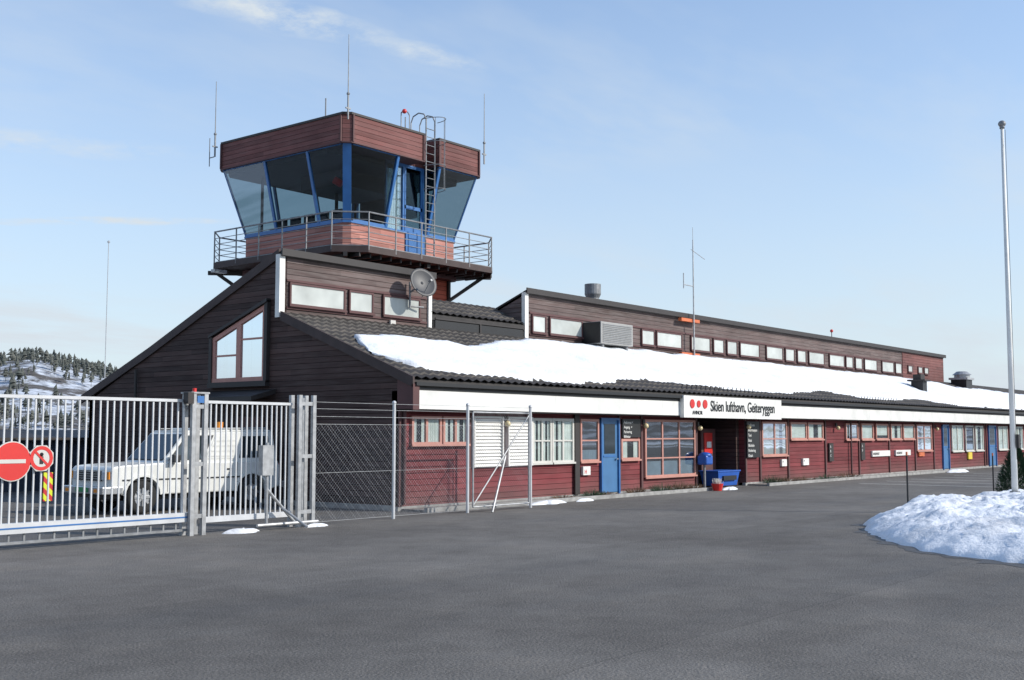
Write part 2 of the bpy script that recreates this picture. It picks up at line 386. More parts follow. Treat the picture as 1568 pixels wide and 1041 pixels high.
# ---- snow on roof
lower=[(19.25,19.75),(19.5,19.3),(19.9,18.8),(21.5,18.55),(24.7,18.35),(27.0,18.45),(27.6,18.55),(28.8,19.0),(30.5,19.1),(32.4,18.95),(36,18.65),(39.3,18.6),(42,18.95),(44,19.25),(47,18.6),(49,18.5),(54,19.0),(58,18.4),(66,18.35),(80,18.5),(103,18.4)]
upper=[(19.25,19.8),(19.6,20.6),(20.0,21.15),(21.5,21.35),(23.2,21.15),(24.6,21.1),(25.2,21.3),(25.8,21.65),(27,22.0),(28.5,22.35),(30,22.6),(33,22.55),(40,22.6),(60,22.7),(66,22.5),(68,21.6),(72,21.9),(78,21.5),(103,21.7)]
def lerp(tab,x):
    if x<=tab[0][0]: return tab[0][1]
    for (a,b_),(c_,d) in zip(tab[:-1],tab[1:]):
        if x<=c_:
            t=(x-a)/(c_-a); return b_+(d-b_)*t
    return tab[-1][1]
vs=[];fs=[];K=26;xs=[]
x=19.25
while x<103: xs.append(x); x+=.10 if x<50 else .3
for x in xs:
    a=lerp(lower,x)+.12*noise.noise(Vector((x*1.3,0,0)))+.08*noise.noise(Vector((x*5,3,0)))+.04*noise.noise(Vector((x*13,3,0))); bb=lerp(upper,x)+.2*noise.noise(Vector((x*1.1,9,0)))+.10*noise.noise(Vector((x*4,5,0)))+.05*noise.noise(Vector((x*12,5,0)))
    if bb<a+.1: bb=a+.1
    end=min(1,(x-19.25)/.6+.1)
    for k in range(K+1):
        t=k/K; t2=t
        if k==1: t2=.004
        elif k==2: t2=.02
        elif k==3: t2=.05
        elif k==K-1: t2=.985
        prof=(0,.65,.9,1)[k] if k<4 else (0 if k==K else (.5 if k==K-1 else 1))
        y=a+(bb-a)*t2
        th_=(.09+.05*noise.noise(Vector((x*.6,y*1.3,2)))+.035*noise.noise(Vector((x*1.8,y*2.4,8))))*prof*end
        vs.append((x,y,zr(y)+.055+th_ -(.03 if k in(0,K) else 0)))
q=K+1
for i in range(len(xs)-1):
    for k in range(K): fs.append((i*q+k,i*q+k+1,(i+1)*q+k+1,(i+1)*q+k))
MB().add(vs,fs).finish('roof_snow','snow',T,smooth=True)
w=MB()
for a,bx in ((31.5,36.5),(46,50)):
    x=a
    while x<bx:
        w.tube((x,18.45,zr(18.45)),(x,18.4,zr(18.4)+.2),.014,n=5); x+=.3
w.finish('snow_guards','dark',T)

# ---- windows
def window(name,x0,x1,z0,z1,cols=1,rows=1,frame='salmon',kind='curtain',Y=Yf,fw=.07,seed=0):
    rnd=random.Random(seed+int(x0*10))
    w=MB()
    w.box(x0,x0+fw,Y-.07,Y-.001,z0,z1); w.box(x1-fw,x1,Y-.07,Y-.001,z0,z1)
    w.box(x0+fw,x1-fw,Y-.07,Y-.001,z0,z0+fw); w.box(x0+fw,x1-fw,Y-.07,Y-.001,z1-fw,z1)
    w.box(x0-.03,x1+.03,Y-.11,Y-.071,z0-.03,z0+.02)
    for i in range(1,cols):
        x=x0+(x1-x0)*i/cols; w.box(x-.035,x+.035,Y-.066,Y-.001,z0+fw,z1-fw)
    for i in range(1,rows):
        z=z0+(z1-z0)*i/rows; w.box(x0+fw,x1-fw,Y-.062,Y-.001,z-.02,z+.02)
    w.finish(name+'_frame',frame,T)
    g=MB().quad((x0+fw,Y-.045,z0+fw),(x1-fw,Y-.045,z0+fw),(x1-fw,Y-.045,z1-fw),(x0+fw,Y-.045,z1-fw))
    if kind=='opal':
        g.finish(name+'_pane','opal',T); return
    g.finish(name+'_glass','blueglass' if kind=='blue' else 'glass',T)
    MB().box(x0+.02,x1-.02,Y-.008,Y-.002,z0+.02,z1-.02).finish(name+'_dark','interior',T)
    c=MB()
    for i in range(cols):
        a=x0+(x1-x0)*i/cols+.06; bb=x0+(x1-x0)*(i+1)/cols-.06
        spans=[]
        if kind=='curtain': spans=[(a,bb,z0+.05,z1-.05)] if rnd.random()<.35 else [(a,a+(bb-a)*rnd.uniform(.3,.45),z0+.05,z1-.05),(bb-(bb-a)*rnd.uniform(.25,.4),bb,z0+.05,z1-.05)]
        elif kind=='blind': spans=[(a,bb,z0+(z1-z0)*rnd.uniform(.05,.3),z1-.05)]
        elif kind=='blue': spans=[(a,bb,z0+.05,z0+(z1-z0)*.28)]
        for (p,q_,u,v) in spans:
            n=max(4,int((q_-p)/.02)); vs=[]
            for k in range(n+1):
                xx=p+(q_-p)*k/n; yy=Y-.025+.010*math.sin(xx*75+rnd.random()*.5)
                vs+=[(xx,yy,u),(xx,yy,v)]
            c.add(vs,[(2*k,2*k+2,2*k+3,2*k+1) for k in range(n)])
    if c.v: c.finish(name+'_curtain','curtain',T,smooth=True)
wins=[(19.4,20.43,1.5,2.18,2,1,'salmon','curtain'),(20.48,21.4,1.5,2.18,2,1,'salmon','curtain'),
 (23.98,24.82,.98,2.18,2,2,'cream','curtain'),(24.84,25.84,.98,2.18,2,2,'cream','curtain'),
 (26.15,27.06,.98,2.18,1,2,'salmon','blue'),(28.2,29.2,1.0,1.62,1,1,'salmon','curtain'),
 (29.5,32.5,.45,2.2,3,3,'salmon','blue'),(37.2,39.2,.98,2.2,2,2,'salmon','curtain'),
 (39.5,40.9,1.55,2.2,1,1,'salmon','blind'),(41.0,42.4,1.55,2.2,1,1,'salmon','curtain'),
 (44.6,45.85,1.52,2.2,1,1,'salmon','blind'),(46.2,47.5,1.52,2.2,1,1,'salmon','curtain'),(47.8,49.2,1.52,2.2,1,1,'salmon','blind'),
 (49.5,50.8,1.52,2.2,1,1,'salmon','curtain'),(51.0,52.4,1.52,2.2,1,1,'salmon','curtain'),(52.7,54.7,.98,2.2,2,2,'salmon','curtain'),
 (57.6,59.3,.9,2.2,2,1,'cream','curtain'),(59.7,61.0,.9,2.2,1,1,'cream','blue'),(61.3,62.6,.9,2.2,1,1,'cream','curtain'),
 (65.3,67,.9,2.2,2,1,'cream','curtain'),(68,70,.9,2.2,2,1,'cream','curtain'),(73,76,.9,2.2,2,1,'cream','curtain'),(80,84,.9,2.2,3,1,'cream','blue')]
for i,(a,bx,z0,z1,c_,r_,fm,kd) in enumerate(wins): window('window_%02d'%i,a,bx,z0,z1,c_,r_,fm,kd,seed=i)
cw=[(19.28,21.21),(21.35,22.26),(22.64,24.15),(29.45,30.2),(30.4,32.28),(36.07,36.98),(37.12,39.0),(39.7,41.25),(41.5,42.4),(42.65,43.55),(43.8,45.6),(46.25,47.9),(48.15,49.1),(49.4,50.35),(50.65,52.4),(53.0,54.8),(55.0,55.9),(56.2,57.1),(57.4,59.1),(59.8,61.5),(61.75,62.7)]
for i,(a,bx) in enumerate(cw): window('clerestory_window_%02d'%i,a,bx,5.05,5.65,1,1,'redbrown','opal',Y=Yc,fw=.05)
MB().box(62.9,69.65,Yc-.03,Yc-.004,4.85,6.28).finish('clerestory_red_panel','parapet',T)
for i,x in enumerate((63.6,65.2,66.2)): window('vent_%d'%i,x,x+.7,5.2,5.6,1,1,'redbrown','opal',Y=Yc-.03,fw=.05)
def door(x0,x1,name):
    w=MB(); w.box(x0,x1,Yf-.03,Yf-.002,.08,2.16); w.finish(name+'_leaf','bluedoor',T)
    w=MB(); w.box(x0-.06,x0,Yf-.08,Yf-.002,.05,2.2); w.box(x1,x1+.06,Yf-.08,Yf-.002,.05,2.2); w.box(x0-.06,x1+.06,Yf-.078,Yf-.002,2.162,2.22); w.box(x0+.1,x1-.1,Yf-.045,Yf-.03,1.1,1.15); w.finish(name+'_frame','blue',T)
    MB().box(x0+.14,x1-.14,Yf-.04,Yf-.031,1.2,2.05).finish(name+'_pane','carglass',T)
    MB().box(x1-.14,x1-.06,Yf-.1,Yf-.03,1.03,1.06).finish(name+'_handle','chrome',T)
door(27.22,28.05,'door_a'); door(56.3,57.1,'door_b'); door(63.6,64.8,'door_c')
w=MB()
for x in (19.0,21.42,25.9,28.1,29.3,32.56,35.96,37.05,39.3,42.6,45.95,49.3,52.5,55,57.2,62.8,67.4,72): w.box(x,x+.1,Yf-.05,Yf-.002,.1,2.3)
w.finish('pilasters','redbrown',T)
w=MB(); w.box(25.86,26.08,Yf-.09,Yf-.052,.1,2.3); w.finish('dark_pilaster','dark',T)
w=MB()
for (a,bx) in ((21.56,22.72),(22.9,23.93)):
    w.box(a,a+.05,Yf-.12,Yf-.01,.94,2.2); w.box(bx-.05,bx,Yf-.12,Yf-.01,.94,2.2); w.box(a+.05,bx-.05,Yf-.1,Yf-.01,2.15,2.2)
    z=.95
    while z<2.12:
        w.prism([(a+.05,Yf-.09,z),(a+.05,Yf-.05,z+.075),(a+.05,Yf-.04,z+.07),(a+.05,Yf-.08,z-.005)],(bx-a-.1,0,0)); z+=.085
w.finish('louvre_shutters','white',T)
def gwin():
    X=Xg
    def zt(y): return 5.03-.36*(y-23.3)
    o=MB(); y0,y1,ym=23.3,25.46,24.37; zb=3.18
    def post(y,wd): o.prism([(X-.08,y-wd,zb),(X-.08,y+wd,zb),(X-.08,y+wd,zt(y+wd)),(X-.08,y-wd,zt(y-wd))],(.078,0,0))
    post(y0+.05,.05); post(y1-.05,.05); post(ym,.09)
    o.prism([(X-.085,y0,zt(y0)+.06),(X-.085,y1,zt(y1)+.06),(X-.085,y1,zt(y1)-.06),(X-.085,y0,zt(y0)-.06)],(.08,0,0))
    o.box(X-.09,X-.002,y0,y1,zb-.06,zb+.05)
    o.box(X-.06,X-.002,y0+.1,ym-.09,4.2,4.25); o.box(X-.06,X-.002,ym+.09,y1-.1,3.8,3.85)
    o.finish('gable_window_frame','salmon',T)
    o=MB(); o.box(X-.12,X-.002,y0-.12,y0,zb-.1,zt(y0)+.15); o.box(X-.12,X-.002,y1,y1+.12,zb-.1,zt(y1)+.1); o.box(X-.15,X-.002,y0-.12,y1+.12,zb-.2,zb-.062)
    o.prism([(X-.15,y0-.12,zt(y0)+.2),(X-.15,y1+.12,zt(y1)+.14),(X-.15,y1+.12,zt(y1)+.065),(X-.15,y0-.12,zt(y0)+.11)],(.14,0,0))
    o.finish('gable_window_surround','dark',T)
    MB().add([(X-.04,y0,zb),(X-.04,y1,zb),(X-.04,y1,zt(y1)),(X-.04,y0,zt(y0))],[(0,1,2,3)]).finish('gable_window_glass','blueglass',T)
    MB().add([(X-.01,y0,zb),(X-.01,y1,zb),(X-.01,y1,zt(y1)),(X-.01,y0,zt(y0))],[(0,1,2,3)]).finish('gable_window_room','interior',T)
    cu=MB()
    for (a,bb) in ((y0+.1,y0+.55),(ym-.45,ym-.09),(ym+.09,ym+.5),(y1-.4,y1-.1)):
        n=16; vs=[]
        for k in range(n+1):
            yy=a+(bb-a)*k/n; xx=X-.024+.008*math.sin(yy*60); vs+=[(xx,yy,zb+.05),(xx,yy,zt(yy)-.06)]
        cu.add(vs,[(2*k,2*k+2,2*k+3,2*k+1) for k in range(n)])
    cu.finish('gable_window_curtains','curtain',T,smooth=True)
gwin()
w=MB(); w.prism([(Xg-.02,22.9,2.9),(Xg-.02,25.7,2.9),(Xg-.8,25.7,2.7),(Xg-.8,22.9,2.7)],(0,0,-.12)); w.finish('side_canopy','dark',T)
w=MB(); w.box(Xg-.05,Xg-.002,23.4,24.4,.12,2.2); w.finish('side_door','redbrown',T)
w=MB(); w.tube((Xg-.08,29,.1),(Xg-.08,29,3.6),.04); w.finish('side_downpipe','dark',T)
w=MB()
for x in (19.12,45.0,62.95): w.tube((x,18.25,2.75),(x,18.5,2.35),.04); w.tube((x,18.5,2.4),(x,18.5,.15),.04)
w.finish('downpipes','redbrown',T)

# ---- sign board
SG=grp('airport_name_sign',(34,18.0,2.5))
MB().box(30.85,37.6,17.98,18.12,2.27,2.95).finish('board','white',SG)
text('Skien lufthavn, Geiteryggen','lettering',.48,(32.5,17.97,2.49),SG,'black',sx=.865,bold=.005)
w=MB()
for i,c_ in enumerate((31.35,31.75,32.15)): w.tube((c_,17.98,2.7),(c_,17.96,2.7),.14-.03*(i==1),n=20)
w.finish('logo','redpaint',SG)
text('AVINOR','logo_text',.17,(31.35,17.97,2.37),SG,'black')
def wall_board(name,x0,x1,z0,z1,mat,lines,tm,Y=Yf-.05,h=.1):
    G=grp(name,((x0+x1)/2,Y,z0)); MB().box(x0,x1,Y-.03,Y+.045,z0,z1).finish('panel',mat,G)
    for i,t in enumerate(lines): text(t,'text_%d'%i,h,(x0+.06,Y-.032,z1-(i+1)*h*1.25),G,tm,bold=.001)
wall_board('opening_hours_sign',28.25,29.22,1.66,2.2,'black',['Ankomst <','Avgang  <','Parkering','Billetter'],'white',h=.11)
wall_board('information_board',35.98,36.9,.95,2.2,'black',['Lufthavn','Informasjon','Taxi','Buss','Bilutleie','Parkering','Kiosk'],'white',Y=Yf-.08,h=.14)
wall_board('reserved_parking_sign',47.3,49.3,.82,1.06,'white',['RESERVERT'],'black',h=.14)
wall_board('reserved_parking_sign',50.0,51.8,.82,1.06,'white',['RESERVERT'],'black',h=.14)
wall_board('door_number_sign',26.25,26.6,.62,.86,'white',['H'],'redpaint',h=.16)
wall_board('notice_plate',40.5,41.0,.6,.85,'white',['P'],'black')
wall_board('notice_plate',42.9,43.3,.7,1.4,'dark',['A','B','C'],'white',h=.14)
wall_board('notice_plate',46.1,46.5,.7,1.4,'dark',['A','B'],'white',h=.14)
wall_board('notice_plate',38.7,39.1,.6,.85,'white',['P'],'black')
wall_board('notice_plate',52.9,53.6,.75,.93,'orange',['P'],'black')
wall_board('notice_plate',60.0,60.6,.5,.85,'yellow',['P'],'black')
for x,z in ((22.81,2.02),(29.4,2.0),(32.65,1.95),(36.0,2.0),(43.6,2.0),(55.2,2.0)):
    G=grp('wall_lamp',(x,Yf-.1,z)); MB().box(x-.05,x+.05,Yf-.1,Yf-.052,z+.06,z+.2).finish('bracket','dark',G)
    MB().sphere((x,Yf-.16,z),.08).finish('globe','yglobe',G,smooth=True)
G=grp('vending_cabinet',(35.2,19.8,0)); MB().box(34.6,35.6,19.5,20.2,.35,1.95).finish('cabinet','redbrown',G,bevel=.03)
MB().box(34.75,35.3,19.47,19.5,1.1,1.8).finish('front_panel','redpaint',G); MB().box(34.9,35.2,19.45,19.47,1.3,1.5).finish('label','white',G); MB().box(34.7,35.5,19.6,20.1,0,.35).finish('plinth','dark',G)
def bin_(x,y,wd,dp,h,name,mat='binblue'):
    G=grp(name,(x,y,0)); w=MB()
    b0=[(x-wd*.42,y-dp*.42,.04),(x+wd*.42,y-dp*.42,.04),(x+wd*.42,y+dp*.42,.04),(x-wd*.42,y+dp*.42,.04)]
    t0=[(x-wd*.5,y-dp*.5,h),(x+wd*.5,y-dp*.5,h),(x+wd*.5,y+dp*.5,h),(x-wd*.5,y+dp*.5,h)]
    w.add(b0+t0,[(0,1,5,4),(1,2,6,5),(2,3,7,6),(3,0,4,7),(0,3,2,1)]); w.box(x-wd*.53,x+wd*.53,y-dp*.53,y+dp*.53,h,h+.05)
    w.finish('body',mat,G,bevel=.01)
    MB().box(x-wd*.3,x+wd*.3,y-dp*.56,y-dp*.5,h*.45,h*.75).finish('label','black',G)
bin_(34.75,18.9,1.5,.7,.5,'grit_bin')
G=grp('litter_bin',(32.75,18.3,0)); 
MB().box(32.52,32.95,18.15,18.5,.78,1.08).finish('hopper','binblue',G,bevel=.05); MB().sphere((32.73,18.32,1.08),.21,sz=.5).finish('lid','binblue',G,smooth=True); MB().tube((32.73,18.35,0),(32.73,18.35,.78),.04).finish('post','galvd',G)
G=grp('flower_tub',(32.1,17.55,0)); fx,fy=32.1,17.55; MB().tube((fx,fy,0),(fx,fy,.22),.13,.19,n=14).finish('pot','redpaint',G)
w=MB(); rr=random.Random(3)
for i in range(60):
    a=rr.uniform(0,6.28); r=rr.uniform(0,.15); w.tube((fx+r*math.cos(a),fy+r*math.sin(a),.2),(fx+1.3*r*math.cos(a),fy+1.3*r*math.sin(a),.24+rr.uniform(.05,.16)),.012,.004,n=4)
w.finish('plant','cream',G)
# ---- roof equipment
G=grp('air_conditioner',(33.3,22.4,4.8)); MB().box(32.3,34.3,22.02,22.8,4.84,5.6).finish('casing','acgrey',G,bevel=.02)
w=MB()
for i in range(11): w.box(32.4,34.2,22.0,22.02,4.9+i*.06,4.925+i*.06)
w.finish('louvres','galvd',G); MB().box(32.28,32.3,22.05,22.8,4.86,5.58).finish('side_panel','black',G);  # black sheet paints the shade on the unit's left face
w=MB(); w.box(32.5,32.6,22.1,22.7,4.55,4.84); w.box(34.0,34.1,22.1,22.7,4.55,4.84); w.finish('brackets','galvd',G)
G=grp('roof_vent',(35.4,24.5,6)); w=MB(); w.tube((35.4,24.5,5.6),(35.4,24.5,6.85),.24,n=20); w.tube((35.4,24.5,6.85),(35.4,24.5,7.0),.24,.31,n=20); w.tube((35.4,24.5,7.0),(35.4,24.5,7.38),.31,n=20); w.finish('vent_pipe','galvd',G,smooth=False)
G=grp('chimney_cowl',(58.8,20.5,4)); w=MB(); w.box(58.5,59.1,20.2,20.8,3.7,4.45); w.finish('stack','black',G)
w=MB(); w.prism([(58.35,20.05,4.45),(59.25,20.05,4.45),(59.25,20.95,4.45),(58.35,20.95,4.45)],(0,0,.08)); w.box(58.5,59.1,20.3,20.7,4.53,4.8); w.finish('cap','dark',G)
G=grp('chimney_cowl',(70.5,22,4)); MB().box(70.0,71.1,21.6,22.5,4.3,5.0).finish('stack','black',G); w=MB(); w.box(69.9,71.2,21.5,22.6,5.0,5.12); w.tube((70.5,22,5.1),(70.5,22,5.3),.45,n=16); w.tube((70.5,22,5.3),(70.5,22,5.5),.55,.3,n=16); w.finish('cap','galv',G)
G=grp('chimney_cowl',(88,22,4)); MB().box(87.6,88.6,21.6,22.4,4.3,5.0).finish('stack','black',G); MB().tube((88,22,5),(88,22,5.3),.4,n=12).finish('cap','galv',G)
G=grp('antenna_mast',(39.45,22.6,4.8)); w=MB(); w.tube((39.45,22.5,4.5),(39.45,22.5,9.4),.035,.022); w.tube((38.7,22.5,7.55),(39.45,22.5,7.55),.018); w.tube((38.7,22.5,7.4),(38.7,22.5,8.0),.022); w.tube((39.3,22.5,9.0),(40.2,22.4,8.7),.012); w.tube((39.45,22.5,9.4),(39.45,22.5,9.9),.01); w.finish('mast','galv',G)
w=MB(); w.box(38.6,40.0,22.55,22.7,6.14,6.26); w.box(38.6,40.0,22.55,22.7,4.8,4.92); w.box(38.6,38.7,22.7,22.85,4.8,4.9); w.finish('mast_brackets','orange',G)
G=grp('obstruction_lamp',(53.5,22.8,6.4)); w=MB(); w.tube((53.5,22.85,6.3),(53.5,22.85,6.75),.02); w.finish('stem','dark',G); MB().sphere((53.5,22.85,6.8),.08).finish('lamp','redpaint',G,smooth=True)
G=grp('satellite_dish',(23.6,22.3,6)); dc=Vector((23.65,22.25,6.02)); dn=Vector((-.25,-1,.30)).normalized()
a=dn.orthogonal().normalized(); b2=dn.cross(a); vs=[];fs=[]
for j in range(7):
    r=.42*j/6; 
    for i in range(28):
        t=2*math.pi*i/28; vs.append(dc+a*r*math.cos(t)+b2*r*math.sin(t)*1.06+dn*(r*r*.5))
for j in range(6):
    for i in range(28): fs.append((j*28+i,j*28+(i+1)%28,(j+1)*28+(i+1)%28,(j+1)*28+i))
o=MB().add(vs,fs).finish('reflector','dish',G,smooth=True); md=o.modifiers.new('s','SOLIDIFY'); md.thickness=.015
up_=Vector((0,0,1))
w=MB(); w.tube(dc-up_*.4,dc+dn*.45-up_*.1,.012); w.tube(dc+dn*.4-up_*.1,dc+dn*.52-up_*.1,.035); w.tube(dc,(23.65,22.7,5.8),.03); w.tube((23.65,22.72,5.35),(23.65,22.72,6.1),.03); w.tube((23.65,22.72,5.4),(24.1,22.6,5.4),.025); w.finish('arm_and_bracket','galvd',G)
MB().box(22.9,23.1,Yc-.1,Yc-.045,4.8,4.95).finish('junction_box','cream',T)

# ------------------------------------------------------------------ control tower
C=grp('control_tower',(27.35,29.1,0))
B0=(24.72,29.98,26.52,31.73); T0=(24.15,30.55,25.95,32.3); zB,zT=8.45,10.84; CH=.19
def octo(x0,x1,y0,y1,c,z):
    return [(x0+c,y0,z),(x1-c,y0,z),(x1,y0+c,z),(x1,y1-c,z),(x1-c,y1,z),(x0+c,y1,z),(x0,y1-c,z),(x0,y0+c,z)]
MB().box(25.0,29.75,26.8,31.4,4,7.4).finish('shaft','towerred',C)
w=MB(); w.box(25.55,26.05,26.76,26.8,6.9,7.25); w.finish('shaft_window_frame','white',C)
bal=octo(23.7,31.25,25.3,32.75,.8,7.33)
MB().prism(bal,(0,0,.2)).finish('balcony_slab','bargebrown',C)
MB().prism(octo(23.75,31.2,25.35,32.7,.8,7.535),(0,0,.03)).finish('balcony_deck','galvd',C)
MB().prism(octo(24.6,30.1,26.4,31.85,.3,7.1),(0,0,.22)).finish('balcony_underbeam','redbrown',C)
w=MB()
for (x,y,dx,dy) in ((25.0,26.8,-1,-1),(29.75,26.8,1,-1),(25.0,31.4,-1,1),(29.75,31.4,1,1),(27.4,26.8,0,-1.2),(25.0,29.1,-1.1,0),(29.75,29.1,1.1,0)):
    w.beam((x,y,6.35),(x+dx*.95,y+dy*.95,7.3),.12,.12); w.beam((x,y,7.25),(x+dx*1.1,y+dy*1.1,7.25),.12,.14); w.beam((x+dx*.05,y+dy*.05,6.2),(x+dx*.05,y+dy*.05,7.3),.1,.1)
w.finish('balcony_brackets','dark',C)
w=MB()
for i in range(15):
    x=24.3+i*.45; w.box(x,x+.06,25.5,26.7,7.2,7.33)
w.finish('joists','dark',C)
rp=octo(23.72,31.23,25.32,32.73,.8,0); rp=[Vector(p) for p in rp]
w=MB(); p2=MB()
for i in range(8):
    a_,b_=rp[i],rp[(i+1)%8]; d=(b_-a_); n=max(1,int(round(d.length/1.15)))
    for k,z in enumerate((7.75,7.95,8.15,8.35)): w.tube(a_+Vector((0,0,z)),b_+Vector((0,0,z)),.013,n=5)
    w.tube(a_+Vector((0,0,8.58)),b_+Vector((0,0,8.58)),.026,n=6)
    for k in range(n):
        q_=a_+d*(k/n); p2.tube(q_+Vector((0,0,7.4)),q_+Vector((0,0,8.6)),.026,n=6)
w.finish('railing_rails','galvd',C); p2.finish('railing_posts','galvd',C)
MB().prism(octo(*B0,CH,7.56),(0,0,zB-7.56)).finish('cab_base','baseboard',C)
MB().prism(octo(B0[0]-.04,B0[1]+.04,B0[2]-.04,B0[3]+.04,CH,zB),(0,0,.06)).finish('cab_sill','blue',C)
x0,x1,y0,y1=24.08,30.62,25.88,32.36; c=.2; NX0,NX1,NY=27.62,28.28,26.6
pp=[(x0+c,y0),(NX0,y0),(NX0,NY),(NX1,NY),(NX1,y0),(x1-c,y0),(x1,y0+c),(x1,y1-c),(x1-c,y1),(x0+c,y1),(x0,y1-c),(x0,y0+c)]
MB().prism([(p[0],p[1],zT) for p in pp],(0,0,.86)).finish('parapet','parapet',C)
pp2=[(x0+c-.02,y0-.03),(NX0-.02,y0-.03),(NX0-.02,NY),(NX1+.02,NY),(NX1+.02,y0-.03),(x1-c+.02,y0-.03),(x1+.03,y0+c-.02),(x1+.03,y1-c),(x1-c,y1+.03),(x0+c,y1+.03),(x0-.03,y1-c),(x0-.03,y0+c-.02)]
MB().prism([(p[0],p[1],zT+.862) for p in pp2],(0,0,.07)).finish('parapet_cap','dark',C)
w=MB(); w.prism([(p[0],p[1],zT-.04) for p in pp2],(0,0,.038)); w.finish('parapet_drip','redbrown',C)
w=MB()
for (cx,cy) in ((x0,y0),(x1,y0),(x0,y1)):
    sx=1 if cx==x0 else -1; sy=1 if cy==y0 else -1
    w.beam((cx+sx*(c+.04),cy-sy*.02,zT),(cx+sx*(c+.04),cy-sy*.02,zT+.86),.05,.08)
    w.beam((cx-sx*.02,cy+sy*(c+.04),zT),(cx-sx*.02,cy+sy*(c+.04),zT+.86),.08,.05)
for xx in (NX0-.06,NX1+.06): w.beam((xx,y0-.02,zT),(xx,y0-.02,zT+.86),.1,.04)
w.finish('parapet_corner_boards','redbrown',C)
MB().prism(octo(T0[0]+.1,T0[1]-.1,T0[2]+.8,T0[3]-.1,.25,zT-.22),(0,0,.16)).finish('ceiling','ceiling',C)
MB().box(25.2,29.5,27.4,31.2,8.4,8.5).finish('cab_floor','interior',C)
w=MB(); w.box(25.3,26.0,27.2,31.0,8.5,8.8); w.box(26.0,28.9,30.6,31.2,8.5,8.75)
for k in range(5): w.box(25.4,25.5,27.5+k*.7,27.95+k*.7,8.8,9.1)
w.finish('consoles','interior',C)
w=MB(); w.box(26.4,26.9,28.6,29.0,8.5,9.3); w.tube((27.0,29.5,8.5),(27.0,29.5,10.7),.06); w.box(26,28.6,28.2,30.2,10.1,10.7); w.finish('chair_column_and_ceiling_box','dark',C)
w=MB()
for (xx,yy) in ((25.2,31.3),(29.6,31.3),(29.6,27.6)): w.tube((xx,yy,8.5),(xx,yy,10.7),.05)
w.box(29.55,29.7,28.2,31.0,9.5,10.7)
w.finish('cab_columns_and_blind','interior',C)
MB().tube((25.7,28.2,10.2),(25.85,28.0,10.05),.13,n=14).finish('signal_lamp','redpaint',C)
def P(side,t,v):
    z=zB+.06+(zT-zB-.06)*v
    bx0=B0[0]+(T0[0]-B0[0])*v; bx1=B0[1]+(T0[1]-B0[1])*v; by0=B0[2]+(T0[2]-B0[2])*v; by1=B0[3]+(T0[3]-B0[3])*v
    if side==0: return Vector((t,by0,z))
    if side==1: return Vector((bx0,t,z))
    if side==2: return Vector((t,by1,z))
    return Vector((bx1,t,z))
def corner(cx,cy,v,which):
    c=CH; bx0=B0[0]+(T0[0]-B0[0])*v; bx1=B0[1]+(T0[1]-B0[1])*v; by0=B0[2]+(T0[2]-B0[2])*v; by1=B0[3]+(T0[3]-B0[3])*v
    z=zB+.06+(zT-zB-.06)*v
    X_=bx0 if cx==0 else bx1; Y_=by0 if cy==0 else by1; sx=1 if cx==0 else -1; sy=1 if cy==0 else -1
    return Vector((X_+sx*c,Y_,z)) if which==0 else Vector((X_,Y_+sy*c,z))
g=MB(); post=MB(); cp=MB()
def mull(side,t,wd=.05): post.beam(P(side,t,0),P(side,t,1),wd*2,.1)
sA=(corner(0,0,0,0),corner(0,0,1,0)); sE=(corner(1,0,0,0),corner(1,0,1,0))
g.quad(sA[0],P(0,26.45,0),P(0,26.45,1),sA[1]); g.quad(P(0,28.42,0),sE[0],sE[1],P(0,28.42,1))
mull(0,26.42,.05); mull(0,28.42,.05)
a0,a1=corner(0,0,0,1),corner(0,0,1,1); b0,b1=corner(0,1,0,1),corner(0,1,1,1)
g.quad(a0,P(1,27.8,0),P(1,27.8,1),a1); g.quad(P(1,27.8,0),P(1,29.92,0),P(1,29.92,1),P(1,27.8,1)); g.quad(P(1,29.92,0),b0,b1,P(1,29.92,1))
mull(1,27.8,.035); mull(1,29.92,.035)
g.quad(corner(1,0,0,1),corner(1,1,0,1),corner(1,1,1,1),corner(1,0,1,1)); mull(3,28,.035); mull(3,30,.035)
g.quad(corner(0,1,0,0),corner(1,1,0,0),corner(1,1,1,0),corner(0,1,1,0)); mull(2,26.5,.035); mull(2,28.5,.035)
g.finish('cab_glass','towerglass',C)
for (i,j) in ((0,0),(1,0),(0,1),(1,1)):
    q=[corner(i,j,0,0),corner(i,j,0,1),corner(i,j,1,1),corner(i,j,1,0)]
    n=Vector((1 if i else -1,1 if j else -1,0)).normalized()*.03
    q=[p+n for p in q]; cp.prism(q,tuple(-n*2.5))
cp.finish('corner_posts','blue',C); post.finish('mullions','blue',C)
w=MB()
for s_,u0,u1,v0,v1 in ((0,24.95,24.4,26.4,26.4),(0,28.45,28.45,29.75,30.3),(1,26.75,26.2,31.5,32.05)):
    w.beam(P(s_,u0,.015),P(s_,v0,.015),.06,.07); w.beam(P(s_,u1,.985),P(s_,v1,.985),.06,.06)
w.finish('glass_frames','blue',C)
RY=26.62
w=MB()
for xx in (26.47,28.36): w.prism([(xx,RY,8.52),(xx,B0[2],8.52),(xx,T0[2]+.02,10.78),(xx,RY,10.78)],(.012,0,0))
w.finish('recess_side_glass','towerglass',C)
MB().box(26.5,27.3,RY,RY+.01,8.52,10.7).finish('recess_glass','glass',C)
w=MB() 
for i in range(9): 
    x=26.56+i*.085; w.box(x,x+.06,RY+.06,RY+.07,8.52,10.5)
w.finish('vertical_blinds','curtain',C)
